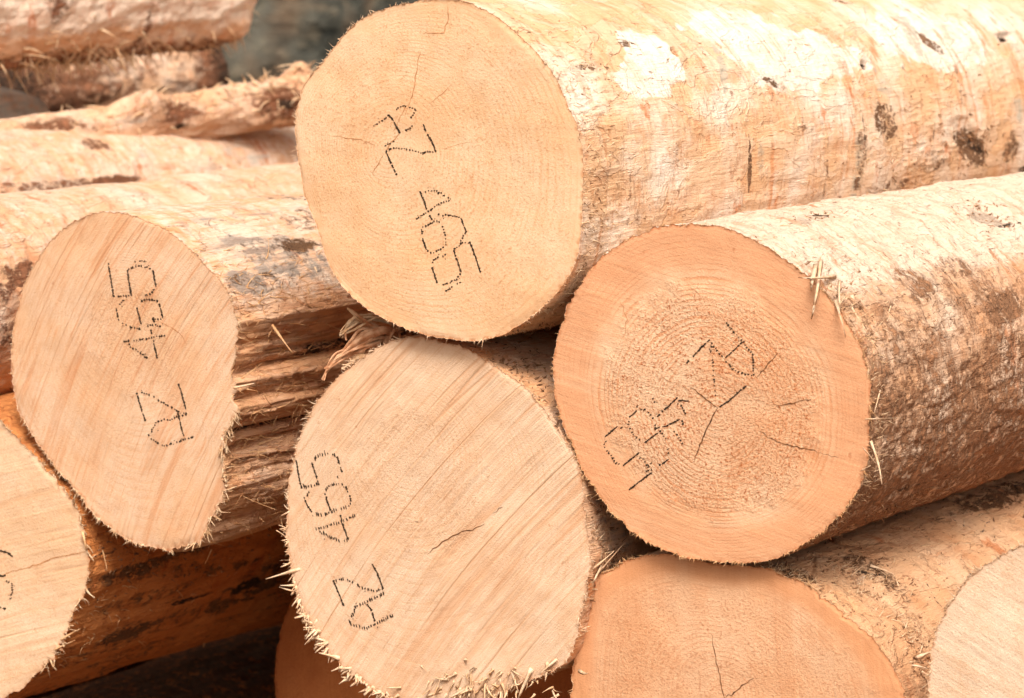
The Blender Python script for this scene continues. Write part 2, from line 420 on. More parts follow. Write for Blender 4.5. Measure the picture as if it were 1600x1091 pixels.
def make_log(name, label, cat, outline, pith, s=0.0, yaw=YAW, length=3.6, taper=0.02, dense=1.25, na=640, nt=420,
             disp=None, masks=None, smat=None, fmat_args=None, group=None, rim=0.0012, rim_spots=(), roundness=0.7, rings_n=70):
    L = Log()
    L.d = np.array([math.sin(yaw), math.cos(yaw), 0]); L.x = np.array([math.cos(yaw), -math.sin(yaw), 0]); L.z = np.array([0, 0, 1.0])
    O0 = P0 + L.d * s
    out = np.asarray(outline, float)
    def onplane(px, py):
        R = ray(np.atleast_1d(px), np.atleast_1d(py))
        t = ((O0 - CAM) @ L.d) / (R @ L.d)
        return CAM + R * t[:, None]
    cpt = onplane(*pith)[0]
    L.c = cpt
    def loc(px, py):
        Q = onplane(px, py) - cpt
        return np.stack([Q @ L.x, Q @ L.z], 1)
    L.loc = loc; L.onp = onplane
    sec = loc(out[:, 0], out[:, 1])
    if np.sum(sec[:, 0] * np.roll(sec[:, 1], -1) - np.roll(sec[:, 0], -1) * sec[:, 1]) < 0: sec = sec[::-1]
    S, per = smooth_closed(sec, na)
    L.per = per
    cen = S.mean(0); L.cen = cen
    Rr = np.linalg.norm(S - cen, axis=1)
    th = np.arctan2(S[:, 1] - cen[1], S[:, 0] - cen[0])
    nd = int(nt * 0.85)
    ts = np.concatenate([np.linspace(0, 1, nd, endpoint=False) ** 1.35 * dense, np.linspace(dense, length, nt - nd)])
    T, TH = np.meshgrid(ts, th, indexing='ij')
    RM = Rr.mean()
    k = sstep(0.0, 1.4, ts)[:, None] * roundness
    R0 = (Rr[None] * (1 - k) + RM * k) * (1 - taper * T)
    arc = np.arange(na) / na * per
    # coordinates of the undisturbed surface
    BX = cen[0] + R0 * np.cos(TH); BZ = cen[1] + R0 * np.sin(TH)
    L.O = (BX, T, BZ)
    # projection of that surface, used only to look up where on the log a photographed spot lies
    Wp = cpt + BX[..., None] * L.x + T[..., None] * L.d + BZ[..., None] * L.z
    PX, PY = project(Wp)
    nrm = np.cos(TH)[..., None] * L.x + np.sin(TH)[..., None] * L.z
    front = ((CAM - Wp) * nrm).sum(-1) > 0
    def spot(px, py):
        dd = (PX - px) ** 2 + (PY - py) ** 2 + np.where(front, 0, 1e9)
        i, j = np.unravel_index(np.argmin(dd), dd.shape)
        return j, ts[i]
    L.spot = spot
    warp = fbm(BX * 30, T * 22, BZ * 30, 3) * 0.35
    A = np.broadcast_to(arc[None], T.shape)
    def patch(px, py, ra, rt, rot=0.0, soft=0.35):
        """mask of a patch with half sizes ra (round the log) and rt (along it), metres"""
        j, t0 = spot(px, py)
        da = A - arc[j]; da = (da + per / 2) % per - per / 2
        dt = T - t0
        c_, s_ = math.cos(rot), math.sin(rot)
        a_ = da * c_ + dt * s_; b_ = -da * s_ + dt * c_
        r = np.sqrt((a_ / ra) ** 2 + (b_ / rt) ** 2) + warp
        return 1 - sstep(1 - soft, 1 + soft, r)
    D = disp(BX, T, BZ, TH, patch) if disp else 0
    # ragged rim
    j = fbm(np.cos(th) * RM * 260, np.sin(th) * RM * 260, 3.3 + s, 3, 0.7) * rim
    D = D * 1.0 + j[None] * np.exp(-T / 0.006)
    if rim_spots:
        for (px, py, hw, amp, fq) in rim_spots:
            q = loc([px], [py])[0]
            jj = np.argmin(((S - q) ** 2).sum(1))
            da = arc - arc[jj]; da = (da + per / 2) % per - per / 2
            m = np.exp(-(da / hw) ** 2)
            z = np.abs(perlin(arc * fq, 9.1, 0.3 + px * .01)) * 1.8 - 0.4
            D = D + (m * z * amp)[None] * np.exp(-T / 0.03)
    R1 = R0 + D
    X = cen[0] + R1 * np.cos(TH); Z = cen[1] + R1 * np.sin(TH)
    attrs = {k_: np.zeros(T.shape) for k_ in ('bark', 'grey', 'pale', 'torn', 'dark')}
    if masks:
        for k_, v in masks(BX, T, BZ, TH, patch).items(): attrs[k_] = v
    root = empty(name, cpt, -yaw)
    tag(root, label, cat, group)
    L.root = root
    V = np.stack([X, T, Z], -1).reshape(-1, 3)
    i0 = (np.arange(nt - 1)[:, None] * na + np.arange(na)[None]); i1 = (np.arange(nt - 1)[:, None] * na + (np.arange(na)[None] + 1) % na)
    F = np.stack([i0, i0 + na, i1 + na, i1], -1).reshape(-1, 4)
    # far end cap
    capc = len(V)
    V = np.vstack([V, [[cen[0], length, cen[1]]]])
    b0 = (nt - 1) * na + np.arange(na); b1 = (nt - 1) * na + (np.arange(na) + 1) % na
    # cap triangles written as degenerate-free quads is not possible: second mesh part would be overkill, so use tri list
    at = {k_: np.append(v.ravel(), 0) for k_, v in attrs.items()}
    Ft = np.stack([b1, b0, np.full(na, capc)], -1)
    FF = np.vstack([F[:, [0, 1, 2]], F[:, [0, 2, 3]], Ft])
    # winding: outward
    side = mesh_obj('trunk_side', V, FF, smat, root, True, at)
    # ---- cut face, polar about the pith
    rimx, rimz = X[0], Z[0]
    nr = rings_n
    rr = np.linspace(0, 1, nr + 1) ** 0.85
    b_ = sstep(0.90, 1.0, rr[1:, None])
    sx_ = cen[0] + R0[0] * np.cos(TH[0]); sz_ = cen[1] + R0[0] * np.sin(TH[0])
    FX = rr[1:, None] * (sx_[None] * (1 - b_) + rimx[None] * b_); FZ = rr[1:, None] * (sz_[None] * (1 - b_) + rimz[None] * b_)
    relief = lambda x, z: fbm(x * 9, 2.7 + s, z * 9, 2) * 0.0018 + fbm(x * 40, 1.1, z * 40, 2) * 0.0004
    L.relief = relief
    rimfade = 1 - sstep(0.965, 1.0, rr[1:, None])
    FY = relief(FX, FZ) * rimfade + (1 - rimfade) * 0.0006
    FV = np.stack([FX, FY, FZ], -1).reshape(-1, 3)
    FV = np.vstack([FV, [[0, float(relief(0.0, 0.0)), 0]]])
    a0 = (np.arange(nr - 1)[:, None] * na + np.arange(na)[None]); a1 = (np.arange(nr - 1)[:, None] * na + (np.arange(na)[None] + 1) % na)
    T1 = np.stack([a0, a1, a1 + na], -1).reshape(-1, 3); T2 = np.stack([a0, a1 + na, a0 + na], -1).reshape(-1, 3)
    c0 = np.stack([np.arange(na), np.full(na, len(FV) - 1), (np.arange(na) + 1) % na], -1)
    c0 = c0[:, [1, 2, 0]]
    # ring distance: circular near the pith, following the outline further out
    rad = np.sqrt(FX ** 2 + FZ ** 2)
    rmean = np.sqrt(rimx ** 2 + rimz ** 2).mean()
    kk = rr[1:, None] ** 1.2
    ringd = rad * (1 - kk) + rr[1:, None] * rmean * kk
    RD = np.append(ringd.ravel(), 0); RRa = np.append(np.broadcast_to(rr[1:, None], FX.shape).ravel(), 0)
    args = dict(fmat_args)
    pa, pb = args.pop('dirpx')
    q = loc(pa, pb); dv = q[1] - q[0]; dv /= np.linalg.norm(dv)
    fm = face_material(name + ' cut wood', sdir=(float(dv[0]), float(dv[1])), **args)
    L.face = mesh_obj('cut_face', FV, np.vstack([T1, T2, c0])[:, ::-1].copy(), fm, root, True, {'ringd': RD, 'rr': RRa})
    L.rim = np.stack([rimx, rimz], 1); L.arc = arc; L.s = s; L.D = D
    L.grid = (X, T, Z)
    return L

def face_pt(L, px, py, off=0.0004):
    q = L.loc(np.atleast_1d(px), np.atleast_1d(py))
    y = L.relief(q[:, 0], q[:, 1])
    return np.stack([q[:, 0], y - off, q[:, 1]], 1)
def side_pt(L, px, py):
    """local point and outward normal on the log side at a photographed spot"""
    j, t0 = L.spot(px, py)
    X, T, Z = L.grid
    i = np.argmin(np.abs(T[:, 0] - t0))
    p = np.array([X[i, j], T[i, j], Z[i, j]])
    nv = np.array([X[i, j] - L.cen[0], 0, Z[i, j] - L.cen[1]]); nv /= np.linalg.norm(nv)
    return p, nv

def strokes(L, name, x0, y0, k, lines, dots, tick=(0.25, 1.0), tl=3.0, tw=1.5, lw=1.9, sp=3.2, seed=1):
    """stamped character made of needle marks; lines are runs of merged marks, dots separate ones"""
    rnd = random.Random(seed)
    bag = Bag()
    tk = np.array(tick, float); tk /= np.linalg.norm(tk)
    def quad(cx, cy, dx, dy, l, w):
        # lens shaped mark 6 vertices, 0.1 mm of ink body
        px = [cx - dx*l/2, cx - dy*w/2 - dx*l*.2, cx - dy*w/2 + dx*l*.2, cx + dx*l/2, cx + dy*w/2 + dx*l*.2, cx + dy*w/2 - dx*l*.2]
        py = [cy - dy*l/2, cy + dx*w/2 - dy*l*.2, cy + dx*w/2 + dy*l*.2, cy + dy*l/2, cy - dx*w/2 + dy*l*.2, cy - dx*w/2 - dy*l*.2]
        a = face_pt(L, px, py, 0.00055); b = face_pt(L, px, py, -0.0002)
        F = [(0,1,2),(0,2,3),(0,3,4),(0,4,5)] + [f for i in range(6) for f in ((i, i+6, (i+1)%6), ((i+1)%6, i+6, (i+1)%6+6))]
        bag.add(np.vstack([a, b]), F)
    def walk(poly, step):
        poly = [np.array([x0 + k*a, y0 + k*b]) for a, b in poly]
        for a, b in zip(poly[:-1], poly[1:]):
            l = np.linalg.norm(b - a); m = max(1, int(round(l / step)))
            for i in range(m): yield a + (b - a) * (i + 0.5) / m, (b - a) / (l + 1e-9)
    for poly in lines:
        for c, d in walk(poly, 2.4):
            if rnd.random() < 0.05: continue
            quad(c[0] + rnd.gauss(0, .25), c[1] + rnd.gauss(0, .25), d[0], d[1], 3.7, lw * 1.3 * rnd.uniform(0.5, 1.35))
    for poly in dots:
        for c, d in walk(poly, sp * 1.3):
            if rnd.random() < 0.07: continue
            g = 0.5
            quad(c[0] + rnd.gauss(0, g), c[1] + rnd.gauss(0, g), tk[0], tk[1], tl * rnd.uniform(0.6, 1.4), tw * 1.25 * rnd.uniform(0.6, 1.4))
            if rnd.random() < 0.38:
                quad(c[0] + rnd.gauss(0, 2.2), c[1] + rnd.gauss(0, 2.2), tk[0], tk[1], tl * .5, tw * .6)
    return bag.build(name, ink, L.face)

def crack(L, pts, w=1.6, mat=None, jit=0.8, seed=0, name='crack'):
    rnd = random.Random(seed)
    P = [np.array(p, float) for p in pts]
    Q = []
    for a, b in zip(P[:-1], P[1:]):
        m = max(2, int(np.linalg.norm(b - a) / 5))
        for i in range(m): Q.append(a + (b - a) * i / m)
    Q.append(P[-1]); Q = np.array(Q)
    Q[1:-1] += np.array([[rnd.gauss(0, jit), rnd.gauss(0, jit)] for _ in range(len(Q) - 2)])
    n_ = len(Q); T_ = np.gradient(Q, axis=0); T_ /= np.linalg.norm(T_, axis=1)[:, None]
    Nn = np.stack([-T_[:, 1], T_[:, 0]], 1)
    ww = np.array([w * math.sin(math.pi * (0.06 + 0.88 * i / (n_ - 1))) ** 0.6 * rnd.uniform(0.55, 1.2) for i in range(n_)])[:, None]
    A = Q + Nn * ww / 2; B = Q - Nn * ww / 2
    a = face_pt(L, A[:, 0], A[:, 1], 0.0004); b = face_pt(L, B[:, 0], B[:, 1], 0.0004)
    F = []
    for i in range(n_ - 1): F += [(i, i+1, n_+i+1), (i, n_+i+1, n_+i)]
    return mesh_obj(name, np.vstack([a, b]), np.array(F), mat or crackm, L.face, False)

def fringe(L, mat, base_n=420, l0=0.0035, w0=0.0011, spots=(), seed=1, name='rim_fibres', fwd=0.3):
    """fine torn fibres all round the sawn rim"""
    rnd = random.Random(seed)
    bag = Bag(); na = len(L.rim); c = L.rim.mean(0)
    def one(j, l, w, lean, big=False):
        p = L.rim[j % na]; o = p - c; o /= np.linalg.norm(o)
        tn = np.array([-o[1], o[0]])
        dirn = o * rnd.uniform(.25, 1) + tn * rnd.gauss(0, 0.35) + tn * lean
        dirn /= np.linalg.norm(dirn)
        p0 = np.array([p[0] - o[0]*0.001, rnd.uniform(0, 0.0012), p[1] - o[1]*0.001])
        fy = rnd.gauss(-fwd, 0.5)
        p1 = p0 + np.array([dirn[0], fy, dirn[1]]) * l
        bag.add(*sliver(p0, p1, w, bend=np.array([rnd.gauss(0, .25), rnd.gauss(0, .25), rnd.gauss(-.1, .25)]) * l, segs=3, nrm=(rnd.gauss(0, .3), -1, rnd.gauss(0, .3)) if not big else (rnd.gauss(0, .5), -1, rnd.gauss(0, .5)), wtip=.15 if not big else rnd.uniform(.15, .8), thick=.45 if not big else .22))
    for _ in range(base_n):
        one(rnd.randrange(na), l0 * rnd.uniform(0.3, 1.5), w0 * rnd.uniform(0.5, 1.6), 0)
    for (px, py, hw, cnt, l, w, lean) in spots:
        q = L.loc([px], [py])[0]
        jj = int(np.argmin(((L.rim - q) ** 2).sum(1)))
        hj = hw / L.per * na
        for q_ in range(cnt):
            if q_ % 5 == 0: jc = jj + rnd.gauss(0, hj * 0.6); lean0 = rnd.gauss(0, .8); l1 = l * rnd.uniform(.45, 1.6)
            one(int(jc + rnd.gauss(0, 2.2)), l1 * rnd.uniform(0.35, 1.3), w * rnd.uniform(0.4, 1.5), lean + lean0, w > .0019)
    o = bag.build(name, mat, L.root)
    tag(o, kind='stuff')
    return o

def surface_fuzz(L, mat, spots, seed=3, name='loose_fibres'):
    """slivers half torn from the side, lying roughly along the grain"""
    rnd = random.Random(seed); bag = Bag()
    X, T, Z = L.grid; na = X.shape[1]
    for (px, py, ha, ht, cnt, l, w, lift) in spots:
        j0, t0 = L.spot(px, py)
        for _ in range(cnt):
            j = int(j0 + rnd.gauss(0, ha / L.per * na)) % na
            t = abs(t0 + rnd.gauss(0, ht))
            i = int(np.argmin(np.abs(T[:, 0] - t)))
            p = np.array([X[i, j], T[i, j], Z[i, j]])
            nv = np.array([p[0] - L.cen[0], 0, p[2] - L.cen[1]]); nv /= np.linalg.norm(nv)
            tv = np.array([-nv[2], 0, nv[0]])
            dr = np.array([0, rnd.choice((-1, 1, 1)), 0]) + tv * rnd.gauss(0, 0.45) + nv * rnd.uniform(0.02, lift)
            dr /= np.linalg.norm(dr)
            ll = l * rnd.uniform(0.3, 1.5)
            bag.add(*sliver(p - nv * 0.0006, p + dr * ll, w * rnd.uniform(0.4, 1.6), bend=(nv * rnd.uniform(-.1, .35) + tv * rnd.gauss(0, .3) - np.array([0, 0, .1])) * ll, segs=4, nrm=nv))
    o = bag.build(name, mat, L.root); tag(o, kind='stuff')
    return o

def big_splinters(L, mat, items, seed=5, name='splinter'):
    """items: (px0,py0, px1,py1, width_px, lift) root and tip as photographed, standing off the side"""
    rnd = random.Random(seed)
    for (ax, ay, bx, by, w, lift) in items:
        p, nv = side_pt(L, ax, ay)
        # tip: same distance from the camera as the root, a little nearer
        wp = L.c + p[0]*L.x + p[1]*L.d + p[2]*L.z
        dep = (wp - CAM) @ FWD
        fd = float((L.onp(bx, by)[0] - CAM) @ FWD)          # chips that hang over the cut face stand in front of it
        fq = L.loc([bx], [by])[0]; ang = np.argmin(np.abs(np.angle(np.exp(1j * (np.arctan2(L.rim[:, 1] - L.cen[1], L.rim[:, 0] - L.cen[0]) - np.arctan2(fq[1] - L.cen[1], fq[0] - L.cen[0]))))))
        inside = np.hypot(*(fq - L.cen)) < np.hypot(*(L.rim[ang] - L.cen)) + .004
        tip = at_depth(bx, by, min(dep - lift, fd - .006) if inside else dep - lift)
        q = tip - L.c; q = np.array([q @ L.x, q @ L.d, q @ L.z])
        root0 = at_depth(ax, ay, dep - 0.002) - L.c
        root0 = np.array([root0 @ L.x, root0 @ L.d, root0 @ L.z])
        ww = w * (1.5 if inside else 1.0) * dep / FPX
        arch = np.zeros(3)
        if inside:
            mx, my = (ax + bx) / 2, (ay + by) / 2
            md = min(float((L.onp(mx, my)[0] - CAM) @ FWD), dep) - .014
            mq = at_depth(mx, my, md) - L.c; mq = np.array([mq @ L.x, mq @ L.d, mq @ L.z])
            arch = mq - (root0 + q) / 2
        bag = Bag()
        ll = np.linalg.norm(q - root0)
        bag.add(*sliver(root0, q, ww, bend=np.array([rnd.gauss(0,.06), -.03, rnd.gauss(0,.06)]) * ll, segs=9, wtip=0.25, nrm=nv, twist=rnd.uniform(-.8, .8), arch=arch))
        bag.build(name, mat, L.root)

# ================================================================== THE LOGS
rug = lambda x, t, z, q=1.0: (fbm(x*14, t*6, z*14, 3) * 0.0030 + fbm(x*60, t*26, z*60, 3) * 0.0010 + fbm(x*190, t*60, z*190, 2) * 0.0005) * q

# ---- materials of the sides
m_top = side_material('debarked pale wood', (0.71, 0.44, 0.25), (0.81, 0.72, 0.615), (0.58, 0.235, 0.09), (0.20, 0.10, 0.05), (0.42, 0.37, 0.29), 0.0, 0.0, 0.75, 0.25, bd=0.0012)
m_right = side_material('thin brown inner bark', (0.56, 0.31, 0.17), (0.72, 0.57, 0.44), (0.46, 0.205, 0.085), (0.31, 0.15, 0.075), (0.36, 0.27, 0.20), 3.0, 0.75, 0.7, 0.35, bf=1.3, bd=0.0012)
m_left = side_material('split torn wood', (0.73, 0.395, 0.205), (0.78, 0.63, 0.50), (0.56, 0.20, 0.055), (0.17, 0.085, 0.04), (0.27, 0.225, 0.19), 6.0, 0.0, 0.15, 0.75)
m_plain = side_material('debarked orange wood', (0.54, 0.18, 0.045), (0.64, 0.26, 0.085), (0.38, 0.095, 0.02), (0.17, 0.08, 0.035), (0.33, 0.27, 0.21), 9.0, 0.0, 0.2, 0.5)
m_lr = side_material('debarked wood with crossed checks', (0.62, 0.345, 0.18), (0.70, 0.46, 0.29), (0.48, 0.20, 0.08), (0.17, 0.08, 0.035), (0.33, 0.27, 0.21), 12.0, 0.0, 0.2, 0.4)
m_far = side_material('weathered pink pale wood', (0.66, 0.385, 0.22), (0.74, 0.60, 0.48), (0.55, 0.21, 0.085), (0.24, 0.10, 0.05), (0.44, 0.40, 0.34), 15.0, 0.0, 0.5, 0.3)
f_pale = fibre_material('pale torn fibre', (0.66, 0.41, 0.24), (0.76, 0.56, 0.38))
f_orange = fibre_material('orange torn fibre', (0.55, 0.28, 0.12), (0.68, 0.42, 0.22))
f_mix = fibre_material('tan torn fibre', (0.56, 0.33, 0.17), (0.74, 0.54, 0.35))

# ================= 1 upper log
o_top = [(690,0),(740,8),(790,36),(835,78),(872,128),(897,185),(909,240),(912,300),(908,360),(895,415),(868,460),(828,500),(784,525),(735,533),(690,528),(640,515),(590,492),(545,458),(515,415),(495,360),(478,310),(466,250),(462,205),(468,155),(485,118),(515,80),(550,43),(590,17),(640,3)]
def disp_top(x, t, z, th, patch):
    d = rug(x, t, z, 0.8)
    m = patch(950, 330, .10, .035) + patch(930, 150, .06, .05) + patch(1450, 230, .07, .10)
    d = d + m * np.abs(perlin(x*220, t*28, z*220)) * 0.0028
    for px, py, r in ((1350, 103, .0065), (1052, 84, .006), (1570, 60, .008), (1050, 400, .003)):
        d = d - patch(px, py, r, r * 1.6) * 0.012 + patch(px, py, r*2.6, r*3.4) * 0.003
    d = d - patch(1510, 215, .02, .05, 0.5) * 0.006
    return d
def mask_top(x, t, z, th, patch):
    P = patch
    pale = P(1020, 90, .045, .055) + P(1250, 90, .045, .16) + P(1000, 125, .02, .05) + P(1450, 60, .05, .16) + P(1150, 40, .04, .12)
    grey = P(1420, 50, .045, .02, .5) * .8 + P(1130, 110, .05, .008, .55) * .75 + P(1380, 130, .02, .03) * .5 + P(1340, 260, .05, .016) * .6 + P(940, 340, .05, .03) * .32 + P(1190, 250, .025, .012) * .5 + P(1600, 170, .03, .02) * .6
    bark = P(1385, 190, .030, .045) * .65 + P(1345, 255, .045, .018) * .55 + P(1460, 250, .022, .035) * .5 + P(1520, 230, .024, .055, .4) * .95 + P(1580, 235, .03, .03) * .6 + P(1455, 70, .016, .035, .6) * .6 + P(1172, 255, .035, .004) * .7 + P(975, 70, .006, .03) * .55 + P(925, 105, .006, .045) * .55 + P(1210, 130, .006, .03, .3) * .7 + P(1320, 3, .008, .05) * .5 + P(985, 300, .05, .006) * .4 + P(1290, 280, .05, .004) * .55 + P(1060, 260, .05, .004) * .35 + P(1400, 290, .012, .05) * .5 + P(1260, 200, .006, .04) * .4
    bark = bark + P(1075, 230, .07, .004) * .30 + P(1125, 240, .06, .003) * .25 + P(1210, 220, .05, .005) * .3 + P(1240, 255, .05, .003) * .35 + P(1172, 240, .05, .005) * .3 + P(1000, 330, .03, .02) * .35 + P(940, 300, .04, .02) * .3 + P(1550, 100, .03, .02) * .35 + P(1500, 140, .05, .01, .3) * .4 + P(1420, 130, .03, .02, .5) * .4
    dark = P(1350, 103, .006, .010) + P(1052, 84, .0045, .008) + P(1570, 60, .006, .010) + P(1525, 228, .007, .03, .4) * .75 + P(1350, 200, .02, .003) * .7 + P(1600, 265, .006, .03) * .8 + P(1460, 205, .02, .004) * .6
    return dict(pale=pale, grey=grey, bark=bark, dark=dark)
Lt = make_log('log', 'uppermost of the sawn logs, pale yellow cut face, resting on the others at top centre', 'log', o_top, (606, 238), s=-0.02,
    disp=disp_top, masks=mask_top, smat=m_top, group='sawn logs in the pile', rim=0.0010,
    fmat_args=dict(bumpk=0.6, base=(0.715, 0.44, 0.245), pale=(0.76, 0.54, 0.35), deep=(0.64, 0.33, 0.155), dirpx=((600, 600), (100, 400)), ring_sp=0.0056, ring=0.5,
                   streak=0.10, broad=0.14, broad_scale=24, grain=0.5, grain_r=0.95, fuzz=0.5, seed=1.3, streak_scale=200))
# ================= 2 left log
o_left = [(170,332),(215,339),(255,356),(295,386),(330,423),(358,460),(371,498),(373,535),(364,580),(367,622),(353,660),(351,700),(353,750),(342,790),(322,822),(305,846),(270,859),(225,853),(185,836),(150,806),(120,770),(80,720),(50,680),(30,640),(18,590),(17,540),(25,490),(40,440),(65,395),(100,355),(135,337)]
def band(th, a, b, soft=.12):
    return sstep(a - soft, a + soft, th) * (1 - sstep(b - soft, b + soft, th))
def disp_left(x, t, z, th, patch):
    m = band(th, -1.35, 0.50)
    r = perlin(x*60, t*1.8, z*60); r2 = perlin(x*170 + 5, t*5, z*170)
    steps = np.floor((r + fbm(x*25, t*1.6, z*25, 2)) * 3.2) / 3.2
    d = rug(x, t, z, 0.7) + m * (steps * 0.0115 * (0.4 + 0.6 * sstep(0, .03, t)) + r2 * 0.0034 + np.abs(perlin(x*300, t*7, z*300)) * 0.0026)
    d = d - band(th, 0.10, 0.24, .03) * 0.016 * sstep(0.02, 0.10, t) - band(th, -0.42, -0.37, .02) * 0.012 * sstep(0.0, 0.05, t)
    return d + band(th, -0.34, -0.12, .04) * 0.010 * (1 - sstep(0.1, 0.3, t))
def mask_left(x, t, z, th, patch):
    m = band(th, -1.35, 0.50)
    P = patch
    grey = P(430, 395, .040, .12, .2) * .62 + P(400, 440, .02, .10) * .55 + P(385, 440, .018, .03) * .7 + P(400, 330, .012, .12) * .45 + P(300, 345, .01, .05) * .4
    dark = band(th, 0.11, 0.22, .03) * .62 * sstep(0.03, 0.2, t) + band(th, -0.42, -0.37, .015) * .7
    bark = P(440, 390, .035, .10) * .38 + P(350, 345, .012, .06) * .4 + band(th, -0.05, 0.30, .1) * .30 * sstep(0.0, .2, t) + P(470, 385, .01, .04) * .6 + band(th, -1.9, -1.3, .1) * .2
    pale = (1 - band(th, -1.6, 0.45)) * .38
    bark = bark + (1 - band(th, -1.6, .5)) * sstep(.12, .5, fbm(x*18, t*5, z*18 + 7, 3)) * .42
    return dict(torn=m * 0.8, grey=grey, dark=dark, bark=bark, pale=pale)
Ll = make_log('log', 'log at the left with strong diagonal saw streaks and a split torn right flank', 'log', o_left, (205, 500), s=0.0,
    disp=disp_left, masks=mask_left, smat=m_left, group='sawn logs in the pile', rim=0.0016, roundness=0.25, taper=0.03,
    rim_spots=((355, 700, .09, .007, 110), (330, 800, .04, .004, 120), (120, 780, .03, .003, 150)),
    fmat_args=dict(lines=0.38, bumpk=1.1, base=(0.69, 0.43, 0.255), pale=(0.73, 0.52, 0.36), deep=(0.60, 0.275, 0.125), dirpx=((175, 330), (840, 560)), curve=0.5, ring_sp=0.006, ring=0.3,
                   streak=0.72, broad=0.42, broad_scale=75, grain=0.35, grain_r=0.38, fuzz=1.4, seed=5.1, streak_scale=210, kerf=.2))
# ================= 3 middle lower log
o_mid = [(640,528),(680,530),(720,541),(770,568),(815,600),(850,640),(880,685),(903,730),(914,780),(918,830),(920,880),(912,940),(900,1000),(880,1035),(840,1058),(790,1078),(740,1098),(690,1108),(640,1104),(595,1086),(560,1062),(530,1035),(505,1005),(483,975),(465,935),(455,895),(450,850),(448,790),(452,740),(465,690),(485,650),(510,610),(545,572),(590,543)]
Lm = make_log('log', 'lower middle log with widely spaced diagonal saw grooves and a splintered bottom edge', 'log', o_mid, (640, 700), s=0.0,
    disp=lambda x, t, z, th, p: rug(x, t, z, 1.1), masks=lambda x, t, z, th, P: dict(grey=P(960, 800, .06, .06) * .5 + P(830, 580, .03, .05) * .35, bark=P(840, 560, .03, .06) * .35 + P(950, 880, .02, .03) * .5),
    smat=m_left, group='sawn logs in the pile', rim=0.0017,
    rim_spots=((500, 1010, .06, .010, 150), (560, 1070, .06, .010, 130), (700, 1100, .06, .012, 90), (470, 880, .06, .004, 220)),
    fmat_args=dict(lines=0.55, base=(0.70, 0.465, 0.30), pale=(0.74, 0.54, 0.38), deep=(0.60, 0.32, 0.165), dirpx=((600, 870), (1000, 690)), curve=0.3, ring_sp=0.0075, ring=0.34,
                   streak=0.5, broad=0.5, broad_scale=48, grain=0.4, grain_r=0.40, fuzz=1.3, seed=8.4, streak_scale=170, kerf=.3))
# ================= 4 right log
o_right = [(1080,352),(1130,356),(1180,375),(1230,410),(1280,450),(1315,490),(1340,530),(1355,580),(1360,640),(1357,700),(1345,750),(1315,800),(1280,835),(1235,860),(1180,875),(1130,878),(1080,872),(1030,855),(985,828),(945,785),(915,740),(890,690),(872,640),(866,590),(868,540),(880,500),(898,460),(925,420),(960,385),(1000,365),(1040,354)]
def disp_right(x, t, z, th, patch):
    pl = fbm(x*42, t*22, z*42, 3)
    d = rug(x, t, z, 1.0) + sstep(0.0, 0.25, pl) * 0.0016 + np.abs(perlin(x*150, t*70, z*150)) * 0.0012
    return d + patch(1270, 345, .012, .04) * 0.002 - patch(1540, 335, .015, .03) * 0.002
def mask_right(x, t, z, th, patch):
    P = patch
    nz = fbm(x*12, t*7, z*12, 3) * .35
    low = 1 - sstep(-0.35, 1.15, th + nz)        # more bark towards the lower flank
    low = np.where(th < -2.2, 0.6, low)
    bark = 0.12 + low * 0.66 + P(1420, 440, .03, .03) * .3 + P(1490, 415, .02, .05) * .3 + P(1570, 480, .02, .05) * .45
    dark = P(1285, 338, .004, .02) * .7 + P(1545, 330, .008, .014) * .5 + P(1580, 350, .004, .04) * .6 + P(1420, 760, .004, .05) * .5
    pale = sstep(.35, 1.0, th) * .75 + P(1410, 600, .03, .02) * .3
    grey = P(1270, 345, .01, .05) * .5 + P(1540, 340, .018, .03) * .8 + low * .22 + P(1480, 500, .07, .2) * .25
    return dict(bark=bark, dark=dark, pale=pale, grey=grey)
Lr = make_log('log', 'orange faced log at the right with dark rings and thin brown bark flank', 'log', o_right, (1120, 648), s=0.0,
    disp=disp_right, masks=mask_right, smat=m_right, group='sawn logs in the pile', rim=0.0012,
    fmat_args=dict(base=(0.68, 0.365, 0.195), pale=(0.75, 0.50, 0.32), deep=(0.57, 0.225, 0.09), dirpx=((900, 1300), (480, 610)), ring_sp=0.0058, ring=0.8, edge=(0.67, 0.335, 0.175), edge_w=0.22,
                   streak=0.22, broad=0.30, broad_scale=30, grain=0.95, grain_r=0.66, fuzz=0.7, seed=11.7, streak_scale=230))
